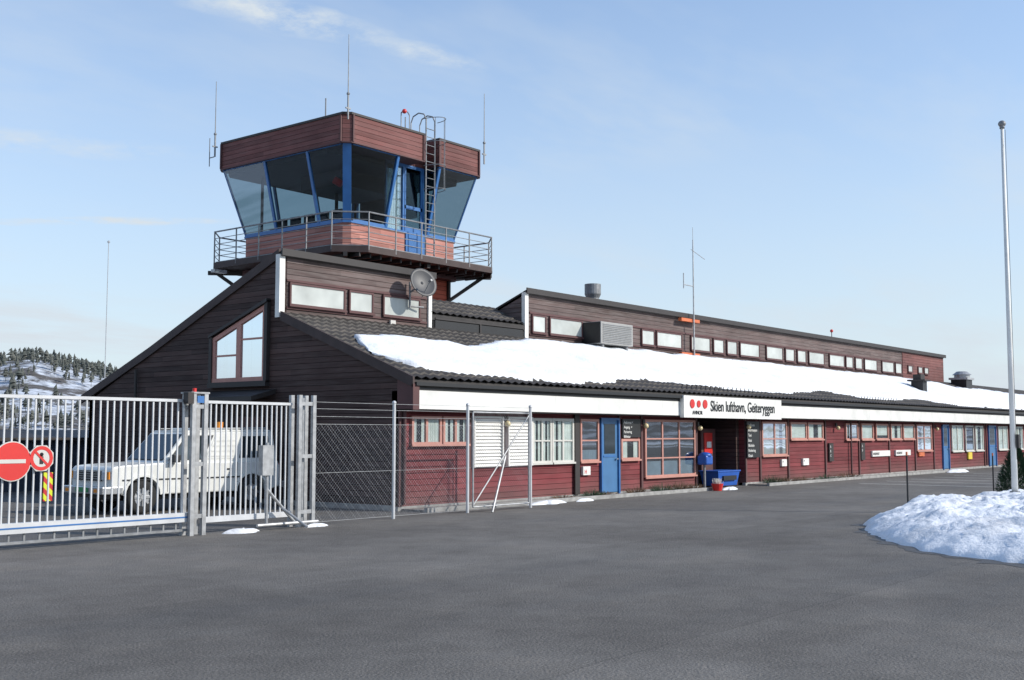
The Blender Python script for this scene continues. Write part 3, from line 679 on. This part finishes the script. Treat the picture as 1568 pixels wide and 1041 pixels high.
w=MB(); w.box(27.3,27.38,RY-.04,RY+.03,8.52,10.7); w.box(28.26,28.34,RY-.04,RY+.03,8.52,10.7); w.box(26.5,28.34,RY-.045,RY+.03,10.7,10.8); w.box(27.38,28.26,RY-.03,RY+.03,9.3,9.42); w.box(26.5,26.55,RY-.04,RY+.03,8.52,10.7); w.box(27.38,27.46,RY-.03,RY+.03,8.52,10.7);w.box(28.18,28.26,RY-.03,RY+.03,8.52,10.7); w.box(27.46,28.18,RY-.03,RY+.03,8.52,8.7); w.finish('door_frame','blue',C)
w=MB(); w.box(27.35,28.28,B0[2]-.05,B0[2]-.002,7.57,8.44); w.finish('balcony_door_lower','blue',C)
MB().box(27.46,28.18,RY,RY+.012,8.7,10.7).finish('balcony_door_glass','towerglass',C)
# ladder
w=MB()
lx0,lx1,ly=27.74,28.17,25.95
for x in (lx0,lx1): w.tube((x,ly,7.55),(x,ly,12.35),.025,n=8)
z=7.8
while z<12.2: w.tube((lx0,ly,z),(lx1,ly,z),.014,n=6); z+=.28
def hoop(z,r=.34,cx=27.96):
    cy=ly-.02; pts=[]
    for i in range(13):
        t=math.pi*(i/12); pts.append((cx-r*math.cos(t),cy-math.sin(t)*.62+.02,z))
    for a_,b_ in zip(pts[:-1],pts[1:]): w.tube(a_,b_,.013,n=6)
    return pts
hs=[hoop(z) for z in (9.9,10.7,11.5,12.3)]
for k in (3,6,9): w.tube(hs[0][k],hs[-1][k],.010,n=5)
for x in (lx0,lx1):
    pts=[(x,ly,12.3),(x,ly+.1,12.5),(x,ly+.35,12.58),(x,ly+.6,12.5),(x,ly+.7,12.3),(x,ly+.7,11.7)]
    w.path(pts,.022,6)
w.finish('caged_ladder','galvd',C)
w=MB(); w.tube((27.1,26.3,11.7),(27.1,26.3,12.3),.02); w.path([(26.9,26.3,11.7),(26.9,26.3,12.4),(27.0,26.3,12.5),(27.2,26.3,12.5),(27.3,26.3,12.4),(27.3,26.3,11.7)],.02); w.finish('roof_rail','galvd',C)
MB().sphere((26.95,26.2,12.45),.08).finish('obstruction_light','redpaint',C,smooth=True)
def whip(x,y,z0,z1):
    w=MB(); w.tube((x,y,z0),(x,y,z0+(z1-z0)*.3),.032,n=6); w.tube((x,y,z0+(z1-z0)*.3),(x,y,z1),.02,.012,n=6); w.sphere((x,y,z0+(z1-z0)*.3),.055,8,6); w.beam((x-.1,y,z0+.35),(x+.1,y,z0+.35),.04,.04)
    w.finish('whip_antenna','galvd',C)
whip(24.1,25.86,11.5,14.2); whip(24.0,32.4,11.3,13.95); whip(30.65,25.85,11.3,13.85)
w=MB(); w.tube((24.0,32.45,11.3),(24.0,32.7,11.3),.02); w.tube((24.0,32.7,11.0),(24.0,32.7,12.0),.016); w.tube((24.2,27,11.7),(24.2,27,12.4),.022); w.finish('small_antenna','galvd',C)
w=MB(); w.box(23.2,23.7,31.2,31.4,7.1,7.2); w.finish('floodlight_left','galv',C)

# ------------------------------------------------------------------ gate and fences (line Y=17)
GY=17.0
G=grp('sliding_gate',(9,GY,0)); w=MB()
x=3.0
while x<12.15: w.box(x,x+.024,GY-.012,GY+.012,.40,2.31); x+=.124
w.finish('pickets','gatewhite',G)
w=MB(); w.box(2.95,12.2,GY-.025,GY+.025,2.31,2.36); w.box(2.95,12.2,GY-.06,GY+.06,.24,.40); w.finish('rails','gatewhite',G)
w=MB(); w.box(2.95,12.2,GY-.065,GY-.06,.31,.335); w.finish('rail_stripe','blue',G)
w=MB(); w.box(2.95,12.2,GY-.03,GY+.03,.08,.12); 
x=3.0
while x<12.15: w.box(x,x+.03,GY-.012,GY+.012,.12,.238); x+=.248
w.finish('bottom_comb','galvd',G)
G=grp('gate_post',(12.3,GY,0)); w=MB()
for x in (12.17,12.42): 
    w.box(x-.04,x+.04,GY-.15,GY-.08,0,2.46); w.box(x-.04,x+.04,GY+.08,GY+.15,0,2.46)
for z in (.3,1.2,2.2): w.box(12.21,12.38,GY-.14,GY-.10,z,z+.07)
w.box(12.1,12.48,GY-.16,GY+.16,2.462,2.49); w.finish('posts','galv',G)
MB().box(12.0,12.12,GY-.2,GY-.06,2.28,2.48).finish('roller_box','dark',G); MB().box(12.22,12.36,GY-.165,GY-.152,2.3,2.42).finish('blue_label','blue',G)
w=MB(); w.tube((12.27,GY,2.49),(12.27,GY,2.56),.035,n=12); w.finish('gate_beacon','redpaint',G)
G=grp('picket_fence_panel',(13.5,GY+.05,0)); w=MB(); x=12.52
while x<14.5: w.box(x,x+.024,GY+.02,GY+.044,.3,2.3); x+=.115
w.finish('pickets','gatewhite',G); w=MB(); w.box(12.48,14.5,GY,GY+.06,2.3,2.35); w.box(12.48,14.5,GY-.01,GY+.07,.2,.3); w.finish('rails','gatewhite',G)
G=grp('gate_post',(14.9,GY,0)); w=MB()
for x in (14.58,14.93):
    w.box(x-.04,x+.04,GY-.15,GY-.08,0,2.5); w.box(x-.04,x+.04,GY+.08,GY+.15,0,2.5)
for z in (.25,1.3,2.3): w.box(14.62,14.89,GY-.14,GY-.10,z,z+.07)
w.tube((14.76,GY,.1),(14.76,GY,2.45),.03); w.finish('posts','galv',G)
w=MB(); w.tube((13.75,GY-.2,.75),(14.45,GY-.2,.08),.03); w.tube((13.75,GY-.2,.12),(13.75,GY-.2,1.6),.03); w.box(13.6,13.85,GY-.26,GY-.13,1.0,1.55); w.tube((13.5,GY-.25,.1),(14.95,GY-.25,.1),.03);w.tube((14.1,GY-.2,.4),(14.3,GY-.7,.05),.025); w.finish('motor_box_and_brace','galv',G)
G=grp('chain_link_fence',(18.5,GY,0)); w=MB()
for x in (17.25,19.6,21.9): w.tube((x,GY,0),(x,GY,2.4),.035,n=8); w.sphere((x,GY,2.41),.045,8,6)
w.finish('posts','gatewhite',G)
w=MB()
for z in (.06,1.0,1.95,2.1,2.25,2.38): w.tube((15.0,GY,z),(21.9,GY,z),.005,n=4,cap=False)
pitch_=.075
def wires(xa,xb,z0,z1,y):
    k=xa-(z1-z0)
    while k<xb:
        for sgn in (1,-1):
            if sgn==1:
                za=max(z0,z0+xa-k); zb2=min(z1,z0+xb-k)
                if zb2>za: w.tube((k+za-z0,y,za),(k+zb2-z0,y,zb2),.0018,n=3,cap=False)
            else:
                za=max(z0,z1-(xb-k)); zb2=min(z1,z1-(xa-k))
                if zb2>za: w.tube((k+z1-za,y,za),(k+z1-zb2,y,zb2),.0018,n=3,cap=False)
        k+=pitch_
wires(15.0,19.55,.06,1.95,GY)
w.finish('wire_mesh','galv',G)
G=grp('pedestrian_gate',(20.7,GY,0)); w=MB()
w.tube((19.75,GY-.03,.12),(19.75,GY-.03,2.25),.022); w.tube((21.8,GY-.03,.12),(21.8,GY-.03,2.25),.022)
for z in (.12,2.25): w.tube((19.75,GY-.03,z),(21.8,GY-.03,z),.02)
w.tube((19.75,GY-.03,.15),(21.8,GY-.03,2.2),.018); w.tube((20.05,GY-.35,0),(20.95,GY,1.25),.025); w.finish('frame','galv',G)
w=MB(); wires(19.78,21.78,.14,2.23,GY-.03); w.finish('mesh','galvd',G)

G=grp('no_entry_sign',(8.95,16.9,1.33)); MB().tube((8.95,GY-.05,1.34),(8.95,GY-.075,1.34),.29,n=32).finish('disc','redpaint',G)
MB().tube((8.95,GY-.045,1.34),(8.95,GY-.07,1.34),.305,n=32).finish('rim','cream',G); MB().box(8.74,9.16,GY-.082,GY-.076,1.31,1.37).finish('bar','cream',G)
G=grp('prohibition_sign',(9.42,16.9,1.4)); 
vs=[(9.42+.215*math.cos(math.pi/8+i*math.pi/4),GY-.05,1.38+.215*math.sin(math.pi/8+i*math.pi/4)) for i in range(8)]
MB().prism(vs,(0,-.02,0)).finish('plate','cream',G)
vs=[];fs=[]
for i in range(24):
    t=2*math.pi*i/24
    for r in (.135,.19): vs.append((9.42+r*math.cos(t),GY-.074,1.38+r*math.sin(t)))
for i in range(24):
    j=(i+1)%24; fs.append((2*i,2*j,2*j+1,2*i+1))
w=MB().add(vs,fs); w.beam((9.31,GY-.075,1.49),(9.53,GY-.075,1.27),.005,.035); w.finish('ring','redpaint',G)
w=MB(); w.sphere((9.42,GY-.073,1.44),.03,8,6); w.box(9.39,9.45,GY-.0745,GY-.071,1.29,1.41); w.finish('pictogram','black',G)
m,nt,b=new_mat('hazard'); c0=obj_co(nt); s_=N(nt,'ShaderNodeSeparateXYZ'); L(nt,c0,s_.inputs[0])
fr=math_(nt,'FRACT',math_(nt,'DIVIDE',math_(nt,'ADD',s_.outputs[2],s_.outputs[0]),.24)); L(nt,ramp(nt,math_(nt,'GREATER_THAN',fr,.5),[(0,(.6,.65,.02)),(1,(.5,.02,.02))]),b.inputs['Base Color']); M['hazard']=m
for x,y in ((12.9,22.9),(11.5,22.9)):
    G=grp('hazard_marker_board',(x,y,0)); MB().box(x-.1,x+.1,y-.02,y+.02,.35,.95).finish('board','hazard',G); MB().tube((x,y+.03,0),(x,y+.03,1.0),.02).finish('post','galvd',G)

G=grp('storage_shed',(12,35,0)); MB().box(2,22.5,34,38,0,1.55).finish('walls','navy',G)
w=MB(); w.prism([(1.8,33.8,1.55),(1.8,38.2,1.55),(1.8,38.2,1.75),(1.8,36,1.9),(1.8,33.8,1.65)],(20.9,0,0)); w.finish('roof','dark',G)
w=MB()
for i in range(16): w.box(3+i*1.2,3.06+i*1.2,33.96,34,0,1.55)
w.finish('wall_ribs','dark',G)

# ------------------------------------------------------------------ car
CAR=grp('white_offroad_car',(16.25,23.05,0))
MX=Matrix.Translation((16.25,23.05,0))@Matrix.Rotation(math.radians(178),4,'Z')
def fin(mb,name,mat,smooth=False,bevel=0): return mb.finish(name,mat,CAR,smooth,bevel,mtx=MX)
def arch(cx,r,n=10,rev=False):
    pts=[(cx+r*math.cos(math.pi*i/n),.42+r*math.sin(math.pi*i/n)*.95) for i in range(n+1)]
    return pts if not rev else pts[::-1]
prof=[(2.2,.5),(2.22,.98),(2.15,1.05),(1.9,1.075),(.95,1.12),(-2.22,1.12),(-2.28,1.0),(-2.28,.5),(-2.0,.42)]+[(p[0],p[1]) for p in arch(-1.45,.42,rev=True)]+[(p[0],p[1]) for p in arch(1.45,.42,rev=True)]+[(2.0,.45)]
w=MB(); w.prism([(p[0],-.84,p[1]) for p in prof],(0,1.68,0)); fin(w,'body','carwhite',bevel=.03)
gb=[(.95,.80,1.115),(-2.22,.80,1.115),(-2.22,-.80,1.115),(.95,-.80,1.115)]
gt=[(.32,.71,1.80),(-2.16,.71,1.82),(-2.16,-.71,1.82),(.32,-.71,1.80)]
w=MB(); w.add(gb+gt,[(0,1,5,4),(1,2,6,5),(2,3,7,6),(3,0,4,7),(4,5,6,7)]); fin(w,'cabin','carwhite',bevel=.035)
w=MB(); w.prism([(.28,-.66,1.80),(-2.12,-.66,1.82),(-2.12,.66,1.82),(.28,.66,1.80)],(0,0,.04)); w.prism([(-.15,-.60,1.84),(-2.08,-.60,1.86),(-2.08,.60,1.86),(-.15,.60,1.84)],(0,0,.06)); fin(w,'raised_roof','carwhite',bevel=.02)
w=MB()
for s in (1,-1):
    w.tube((.1,.66*s,1.88),(-2.0,.66*s,1.9),.014,n=6)
    for x in (0,-.95,-1.9): w.tube((x,.66*s,1.82),(x,.66*s,1.89),.014,n=6)
fin(w,'gutter_rails','galvd')
def onq(q,u,v,off,n):
    a,b_,c_,d=[Vector(k) for k in q]; return (a*(1-u)+b_*u)*(1-v)+(d*(1-u)+c_*u)*v+n*off
def panel(w,q,u0,u1,v0,v1,off,th=.006):
    a,b_,c_,d=[Vector(k) for k in q]; n=(b_-a).cross(d-a).normalized()
    cen=(a+b_+c_+d)/4
    if n.dot(cen-Vector((-.7,0,1.3)))<0: n=-n
    P_=[onq(q,u0,v0,off,n),onq(q,u1,v0,off,n),onq(q,u1,v1,off,n),onq(q,u0,v1,off,n)]
    w.prism(P_,tuple(n*th))
w=MB(); rb=MB(); gk=MB()
for s in (1,-1):
    q=[(.95,.80*s,1.115),(-2.22,.80*s,1.115),(-2.16,.71*s,1.82),(.32,.71*s,1.80)]
    panel(w,q,.05,.31,.10,.86,.004); panel(w,q,.66,.92,.14,.82,.004)
    panel(rb,q,.345,.60,.10,.86,.001,.010)
    for k in range(4): panel(rb,q,.36,.585,.18+.17*k,.23+.17*k,.011,.012)
    panel(gk,q,.035,.325,.07,.89,.001,.002); panel(gk,q,.645,.935,.11,.85,.001,.002)
qf=[(.95,-.8,1.115),(.95,.8,1.115),(.32,.71,1.80),(.32,-.71,1.80)]
panel(w,qf,.06,.94,.1,.9,.004); panel(gk,qf,.04,.96,.06,.93,.001,.002)
panel(w,[(-2.22,-.8,1.115),(-2.22,.8,1.115),(-2.16,.71,1.82),(-2.16,-.71,1.82)],.1,.9,.15,.85,.002)
fin(w,'windows','carglass'); fin(rb,'side_panels','carwhite'); fin(gk,'window_gaskets','black')
w=MB()
for s in (1,-1):
    for x in (.83,-.13,-1.03): w.box(x-.006,x+.006,.8401*s,.8425*s,.47,1.1)
    w.box(-1.9,1.95,.842*s,.855*s,.74,.77)
    for x in (0.05,-.85): w.box(x-.02,x+.1,.842*s,.865*s,.93,.96)
fin(w,'trim_lines','black')
w=MB()
for s in (1,-1):
    for cx in (1.45,-1.45):
        pts=[(cx+.45*math.cos(math.pi*i/12),.845*s,.42+.45*math.sin(math.pi*i/12)*.95) for i in range(13)]
        for a_,b_ in zip(pts[:-1],pts[1:]): w.beam(a_,b_,.05,.05)
fin(w,'arch_flares','carwhite')
w=MB(); w.box(2.2,2.42,-.85,.85,.46,.62); w.box(1.95,2.2,.8401,.87,.46,.62); w.box(1.95,2.2,-.87,-.8401,.46,.62); w.box(-2.45,-2.28,-.84,.84,.46,.62); fin(w,'bumpers','chrome',bevel=.03)
w=MB(); w.box(2.22,2.245,-.48,.48,.74,.96); w.box(1.9,2.2,-.7,.7,.36,.5); w.box(-1.9,1.9,-.6,.6,.3,.43); fin(w,'grille_and_underbody','black')
w=MB()
for z in (.78,.83,.88,.93): w.box(2.245,2.255,-.47,.47,z,z+.015)
for y in (-.47,-.16,.15,.46): w.box(2.245,2.258,y,y+.015,.75,.95)
fin(w,'grille_bars','chrome')
w=MB(); 
for s in (1,-1): w.box(2.222,2.26,.5*s,.70*s,.76,.95)
fin(w,'headlamps','lens',bevel=.02)
w=MB(); 
for s in (1,-1): w.box(2.222,2.25,.715*s,.80*s,.78,.94); w.box(2.42,2.43,.5*s,.7*s,.5,.57)
fin(w,'indicators','amber')
w=MB(); w.box(2.425,2.435,-.26,.26,.5,.6); fin(w,'number_plate','green')
w=MB(); 
for s in (1,-1): w.box(-2.30,-2.28,.7*s,.8*s,.75,1.05)
fin(w,'tail_lamps','redpaint')
w=MB(); w.tube((-1.1,0,1.9),(-1.1,0,2.05),.09,n=14); fin(w,'roof_beacon','amber')
w=MB()
for s in (1,-1):
    w.box(.62,.8,.86*s,1.02*s,1.12,1.3); w.beam((.75,.82*s,1.15),(.72,.95*s,1.2),.03,.03)
fin(w,'mirrors','black',bevel=.02)
for cx in (1.45,-1.45):
    for s in (1,-1):
        t=MB(); yo=.86*s; yi=.62*s
        segs=28; rs=[(.20,yo-.01*s),(.30,yo),(.355,yo-.02*s),(.375,yo-.06*s),(.375,yi+.05*s),(.34,yi),(.2,yi)]
        vs=[];fs=[]
        for i in range(segs):
            a_=2*math.pi*i/segs
            for r,y in rs: vs.append((cx+r*math.cos(a_),y,.375+r*math.sin(a_)))
        k=len(rs)
        for i in range(segs):
            j=(i+1)%segs
            for q_ in range(k-1): fs.append((i*k+q_,i*k+q_+1,j*k+q_+1,j*k+q_))
        t.add(vs,fs); fin(t,'tyre','rubber',smooth=True)
        t=MB(); t.tube((cx,yo-.04*s,.375),(cx,yo-.05*s,.375),.21,n=24); t.tube((cx,yo-.05*s,.375),(cx,yo+.0*s,.375),.07,.055,n=14)
        for i in range(8):
            a_=2*math.pi*i/8; t.beam((cx+.06*math.cos(a_),yo-.02*s,.375+.06*math.sin(a_)),(cx+.2*math.cos(a_),yo-.025*s,.375+.2*math.sin(a_)),.035,.05)
        fin(t,'rim','chrome')
w=MB(); w.box(-1.95,1.95,-.6,.6,.36,.5)
fin(w,'chassis','black')

# ------------------------------------------------------------------ flagpole, markers, snow, shrubs
G=grp('flagpole',(26.9,7.33,0)); w=MB(); w.tube((26.9,7.33,0),(26.9,7.33,8.7),.07,.035,n=14); w.finish('pole','white',G,smooth=True)
w=MB(); w.sphere((26.9,7.33,8.77),.085,14,10,.9); w.tube((26.9,7.33,8.66),(26.9,7.33,8.74),.055,n=12); w.finish('finial','galvd',G,smooth=True)
w=MB(); w.box(26.84,26.96,7.2,7.26,1.45,1.75); w.tube((26.8,7.24,1.2),(26.8,7.24,8.6),.006,n=4); w.finish('cleat_and_halyard','dark',G)
MB().tube((26.9,7.33,0),(26.9,7.33,.5),.11,n=12).finish('base','galvd',G)
for (x,y,hh) in ((24.5,8.85,1.3),(33.7,9.75,1.15)):
    G=grp('snow_marker_post',(x,y,0)); MB().tube((x,y,0),(x,y,hh),.02,n=8).finish('stake','black',G); MB().tube((x,y,hh),(x,y,hh+.08),.022,n=8).finish('tip','orange',G)

def mound(name,cx,cy,pts,H,mat='dsnow',rings=34,seg=120,seed=0):
    pol=sorted([(math.atan2(y-cy,x-cx),math.hypot(x-cx,y-cy)) for x,y in pts])
    ext=[(pol[-1][0]-2*math.pi,pol[-1][1])]+pol+[(pol[0][0]+2*math.pi,pol[0][1])]
    vs=[(cx,cy,H*1.0)];fs=[]
    big_=H>.3
    for j in range(1,rings+1):
        t=j/rings
        for i in range(seg):
            a_=-math.pi+2*math.pi*i/seg; r=lerp(ext,a_)
            x=cx+r*math.cos(a_); y=cy+r*math.sin(a_)
            r*=1+.03*noise.noise(Vector((x*.9,y*.9,seed)))+.02*noise.noise(Vector((x*3.5,y*3.5,seed)))
            x=cx+r*t*math.cos(a_); y=cy+r*t*math.sin(a_)
            e=(1-t**9)**.9 if big_ else (1-t**3)
            z=H*e*(1+.35*noise.noise(Vector((x*.7+seed,y*.7,1))))+(.26*H)*noise.noise(Vector((x*2.0,y*2.0,seed)))*e+(.16*H)*abs(noise.noise(Vector((x*5.5,y*5.5,seed))))*e+(.06*H)*noise.noise(Vector((x*15,y*15,seed)))*e
            if t==1: z=-.01
            vs.append((x,y,z))
    for i in range(seg): fs.append((0,1+i,1+(i+1)%seg))
    for j in range(rings-1):
        for i in range(seg):
            a0=1+j*seg+i; a1=1+j*seg+(i+1)%seg; fs.append((a0,a0+seg,a1+seg,a1))
    return MB().add(vs,fs).finish(name,mat,None,smooth=True)
mo=[(16.5,4.3),(17.1,5.54),(18,6.5),(19.5,7.6),(21.5,8.5),(24,9.2),(27,9.0),(30,8),(32,5),(30,1.5),(24,-.5),(18,0),(16.3,2.5)]
mound('snow_mound',23.5,4.5,mo,.42,seg=400,rings=110)
m,nt,b=new_mat('wet_asphalt'); c0=obj_co(nt); fn=noise_(nt,c0,60,3,.75)
L(nt,mixc(nt,1,(.075,.070,.064),ramp(nt,fn,[(.3,.6),(.7,1.4)]),'MULTIPLY'),b.inputs['Base Color']); b.inputs['Roughness'].default_value=.6; bump_(nt,b,fn,.008,.8); M['wet']=m
outline_sheet('meltwater_edge',[(23.5+(x-23.5)*1.04+(-.05),4.5+(y-4.5)*1.04) for x,y in mo][::-1],.004,'wet',None,3,.3)
def patch(cx,cy,rx,ry,H,seed):
    rr=random.Random(seed); pts=[(cx+rx*math.cos(t)*rr.uniform(.5,1.15),cy+ry*math.sin(t)*rr.uniform(.5,1.15)) for t in [i*math.pi/7 for i in range(14)]]
    mound('snow_patch',cx,cy,pts,H,rings=16,seg=60,seed=seed)
patch(13.2,16.75,.5,.22,.09,1); patch(14.9,16.75,.3,.12,.06,2); patch(23.4,17.6,.9,.18,.09,3); patch(25,17.6,.5,.12,.06,4); patch(33.0,17.6,.6,.2,.08,5); patch(55,17.5,1.4,.3,.15,6)
G=grp('gravel_bed',(26,18.2,0))
m,nt,b=new_mat('gravel'); c0=obj_co(nt); v=N(nt,'ShaderNodeTexVoronoi'); v.inputs['Scale'].default_value=22; L(nt,c0,v.inputs['Vector'])
L(nt,mixc(nt,.5,ramp(nt,v.outputs['Color'],[(0,(.12,.11,.10)),(1,(.42,.39,.35))]),(.25,.22,.19)),b.inputs['Base Color']); b.inputs['Roughness'].default_value=.9; bump_(nt,b,v.outputs['Distance'],.03,.8); M['gravel']=m
w=MB(); w.box(19.1,32.5,17.85,18.565,-.05,.05); w.box(36.1,56,17.85,18.565,-.05,.05); w.finish('gravel','gravel',G)
w=MB(); w.box(19.1,32.5,17.75,17.85,-.05,.1); w.box(36.1,56,17.75,17.85,-.05,.1); w.finish('kerb','conc',G)
def shrub(x,y,r,h,mat,n,seed):
    rr=random.Random(seed); w=MB()
    for i in range(n):
        a_=rr.uniform(0,6.28); q_=r*math.sqrt(rr.random()); hh=h*rr.uniform(.4,1)*(1-.4*q_/r)
        bx,by=x+q_*.5*math.cos(a_),y+q_*.5*math.sin(a_); w.tube((bx,by,0),(x+q_*math.cos(a_)*1.2,y+q_*math.sin(a_)*1.2,hh),.008,.003,n=3,cap=False)
    return w.finish('dry_shrub',mat)
M['dry']=plain('dry_stems',(.16,.10,.06),.9); M['leaf']=plain('evergreen_leaf',(.035,.07,.03),.8,var=.5)
for i,(x,y,r,h) in enumerate(((26.4,18.3,.35,.3),(27.0,18.25,.3,.2),(28.6,18.3,.3,.3),(30,18.25,.45,.35),(31,18.3,.4,.4),(31.8,18.2,.3,.3),(37.5,18.3,.4,.4),(38.6,18.3,.5,.35),(40,18.2,.4,.3),(42,18.25,.5,.3),(25,18.3,.3,.2),(44,18.25,.5,.35))): shrub(x,y,r,h,'dry' if i%3 else 'leaf',150,i)
rr=random.Random(5); w=MB(); ex,ey=30.45,8.25
for i in range(3600):
    z=rr.uniform(.05,1.4); R_=.46*(1-(z/1.45)**1.8)+.04; a_=rr.uniform(0,6.28); q_=R_*rr.uniform(.45,1.05)
    p=Vector((ex+q_*math.cos(a_),ey+q_*math.sin(a_),z)); d=Vector((math.cos(a_)*.5+rr.uniform(-.4,.4),math.sin(a_)*.5+rr.uniform(-.4,.4),rr.uniform(.2,1))).normalized()*.09; s_=d.orthogonal().normalized()*.018
    w.add([p-s_,p+s_,p+d],[(0,1,2)])
G=grp('evergreen_shrub',(ex,ey,0)); w.finish('foliage','leaf',G); MB().tube((ex,ey,0),(ex,ey,1.1),.04,.01).finish('trunk','dry',G)

# ------------------------------------------------------------------ hills and forest
def hill_h(az):
    tab=[(-40,8),(0,9),(12,11),(15,12),(17,11),(25,11),(45,12),(54,17),(57,23),(59,27),(61.4,31),(63,29),(66,24),(80,17),(110,14),(150,10)]
    return lerp(tab,az)
def hz(az,r):
    t=(r-230)/240; t=max(0,min(1,t)); s=t*t*(3-2*t)
    x=r*math.cos(math.radians(az)); y=r*math.sin(math.radians(az))
    fall=1 if r<520 else max(0.2,1-(r-520)/500)
    return hill_h(az)*s*fall*(1+.14*noise.noise(Vector((x*.012,y*.012,0))))+2.2*s*noise.noise(Vector((x*.04,y*.04,3)))-.03
vs=[];fs=[];azs=[-40+i*.5 for i in range(381)]; rs=[230+i*12 for i in range(50)]
for a_ in azs:
    for r in rs: vs.append((r*math.cos(math.radians(a_)),r*math.sin(math.radians(a_)),hz(a_,r)))
k=len(rs)
for i in range(len(azs)-1):
    for j in range(k-1): fs.append((i*k+j,(i+1)*k+j,(i+1)*k+j+1,i*k+j+1))
m,nt,b=new_mat('snowy_hillside'); c0=obj_co(nt); n=noise_(nt,c0,.06,6,.7); n3=noise_(nt,c0,.35,4,.65)
c=mixc(nt,ramp(nt,n,[(.46,0),(.54,1)]),(.115,.105,.098),(.62,.66,.72)); c=mixc(nt,1,c,ramp(nt,n3,[(.35,.45),(.6,1)]),'MULTIPLY'); L(nt,c,b.inputs['Base Color']); b.inputs['Roughness'].default_value=.95; M['hill']=m
MB().add(vs,fs).finish('hills','hill',None,smooth=True)
m,nt,b=new_mat('hazy_conifer_needles'); c0=obj_co(nt); n=noise_(nt,c0,.35,4,.7)
L(nt,mixc(nt,ramp(nt,n,[(.35,0),(.65,1)]),(.050,.060,.052),(.11,.112,.095)),b.inputs['Base Color']); b.inputs['Roughness'].default_value=.9; M['needles']=m  # needle greens lightened, distance haze mixed into the colour
rr=random.Random(11); w=MB()
def tree(x,y,z,h):
    pine=rr.random()<.6
    tiers=4; R0=h*rr.uniform(.14,.22)*(1.35 if pine else 1); lean=rr.uniform(-.05,.05)
    for t in range(tiers):
        if pine:
            zb2=z+h*(.35+.15*t); zt=zb2+h*rr.uniform(.18,.28); R_=R0*(.8,1.1,.9,.6)[t]*rr.uniform(.7,1.2)
        else:
            zb2=z+h*(.12+.2*t); zt=min(z+h,zb2+h*.36); R_=R0*(1-.2*t)*rr.uniform(.8,1.15)
        n=6; o=rr.uniform(0,1); ox=rr.uniform(-.1,.1)*R0*2*pine; oy=rr.uniform(-.1,.1)*R0*2*pine
        vv=[(x+ox+R_*rr.uniform(.6,1.2)*math.cos(o+i*6.283/n),y+oy+R_*rr.uniform(.6,1.2)*math.sin(o+i*6.283/n),zb2+rr.uniform(-.05,.03)*h) for i in range(n)]+[(x+lean*h,y,zt)]
        w.add(vv,[(i,(i+1)%n,n) for i in range(n)])
    w.add([(x-.12,y,z-.5),(x+.12,y,z-.5),(x,y,z+h*.6)],[(0,1,2)])
for (a0,a1,num,r0,r1) in ((53,72,2600,270,520),(8,22,900,330,520),(22,53,500,400,500),(72,130,500,320,480)):
    for _ in range(num):
        a_=rr.uniform(a0,a1); r=rr.uniform(r0,r1); x=r*math.cos(math.radians(a_)); y=r*math.sin(math.radians(a_))
        d=noise.noise(Vector((x*.025,y*.025,5)))
        if rr.random()<.35+d*1.6 or (r>450 and rr.random()<.7): tree(x,y,hz(a_,r),rr.uniform(2.2,5.2))
w.finish('conifer_forest','needles')
G=grp('radio_mast',(72.6,117.4,0)); w=MB(); w.tube((72.6,117.4,0),(72.6,117.4,23.6),.06,.04,n=6); w.sphere((72.6,117.4,23.7),.16,8,6); w.finish('mast','galv',G)
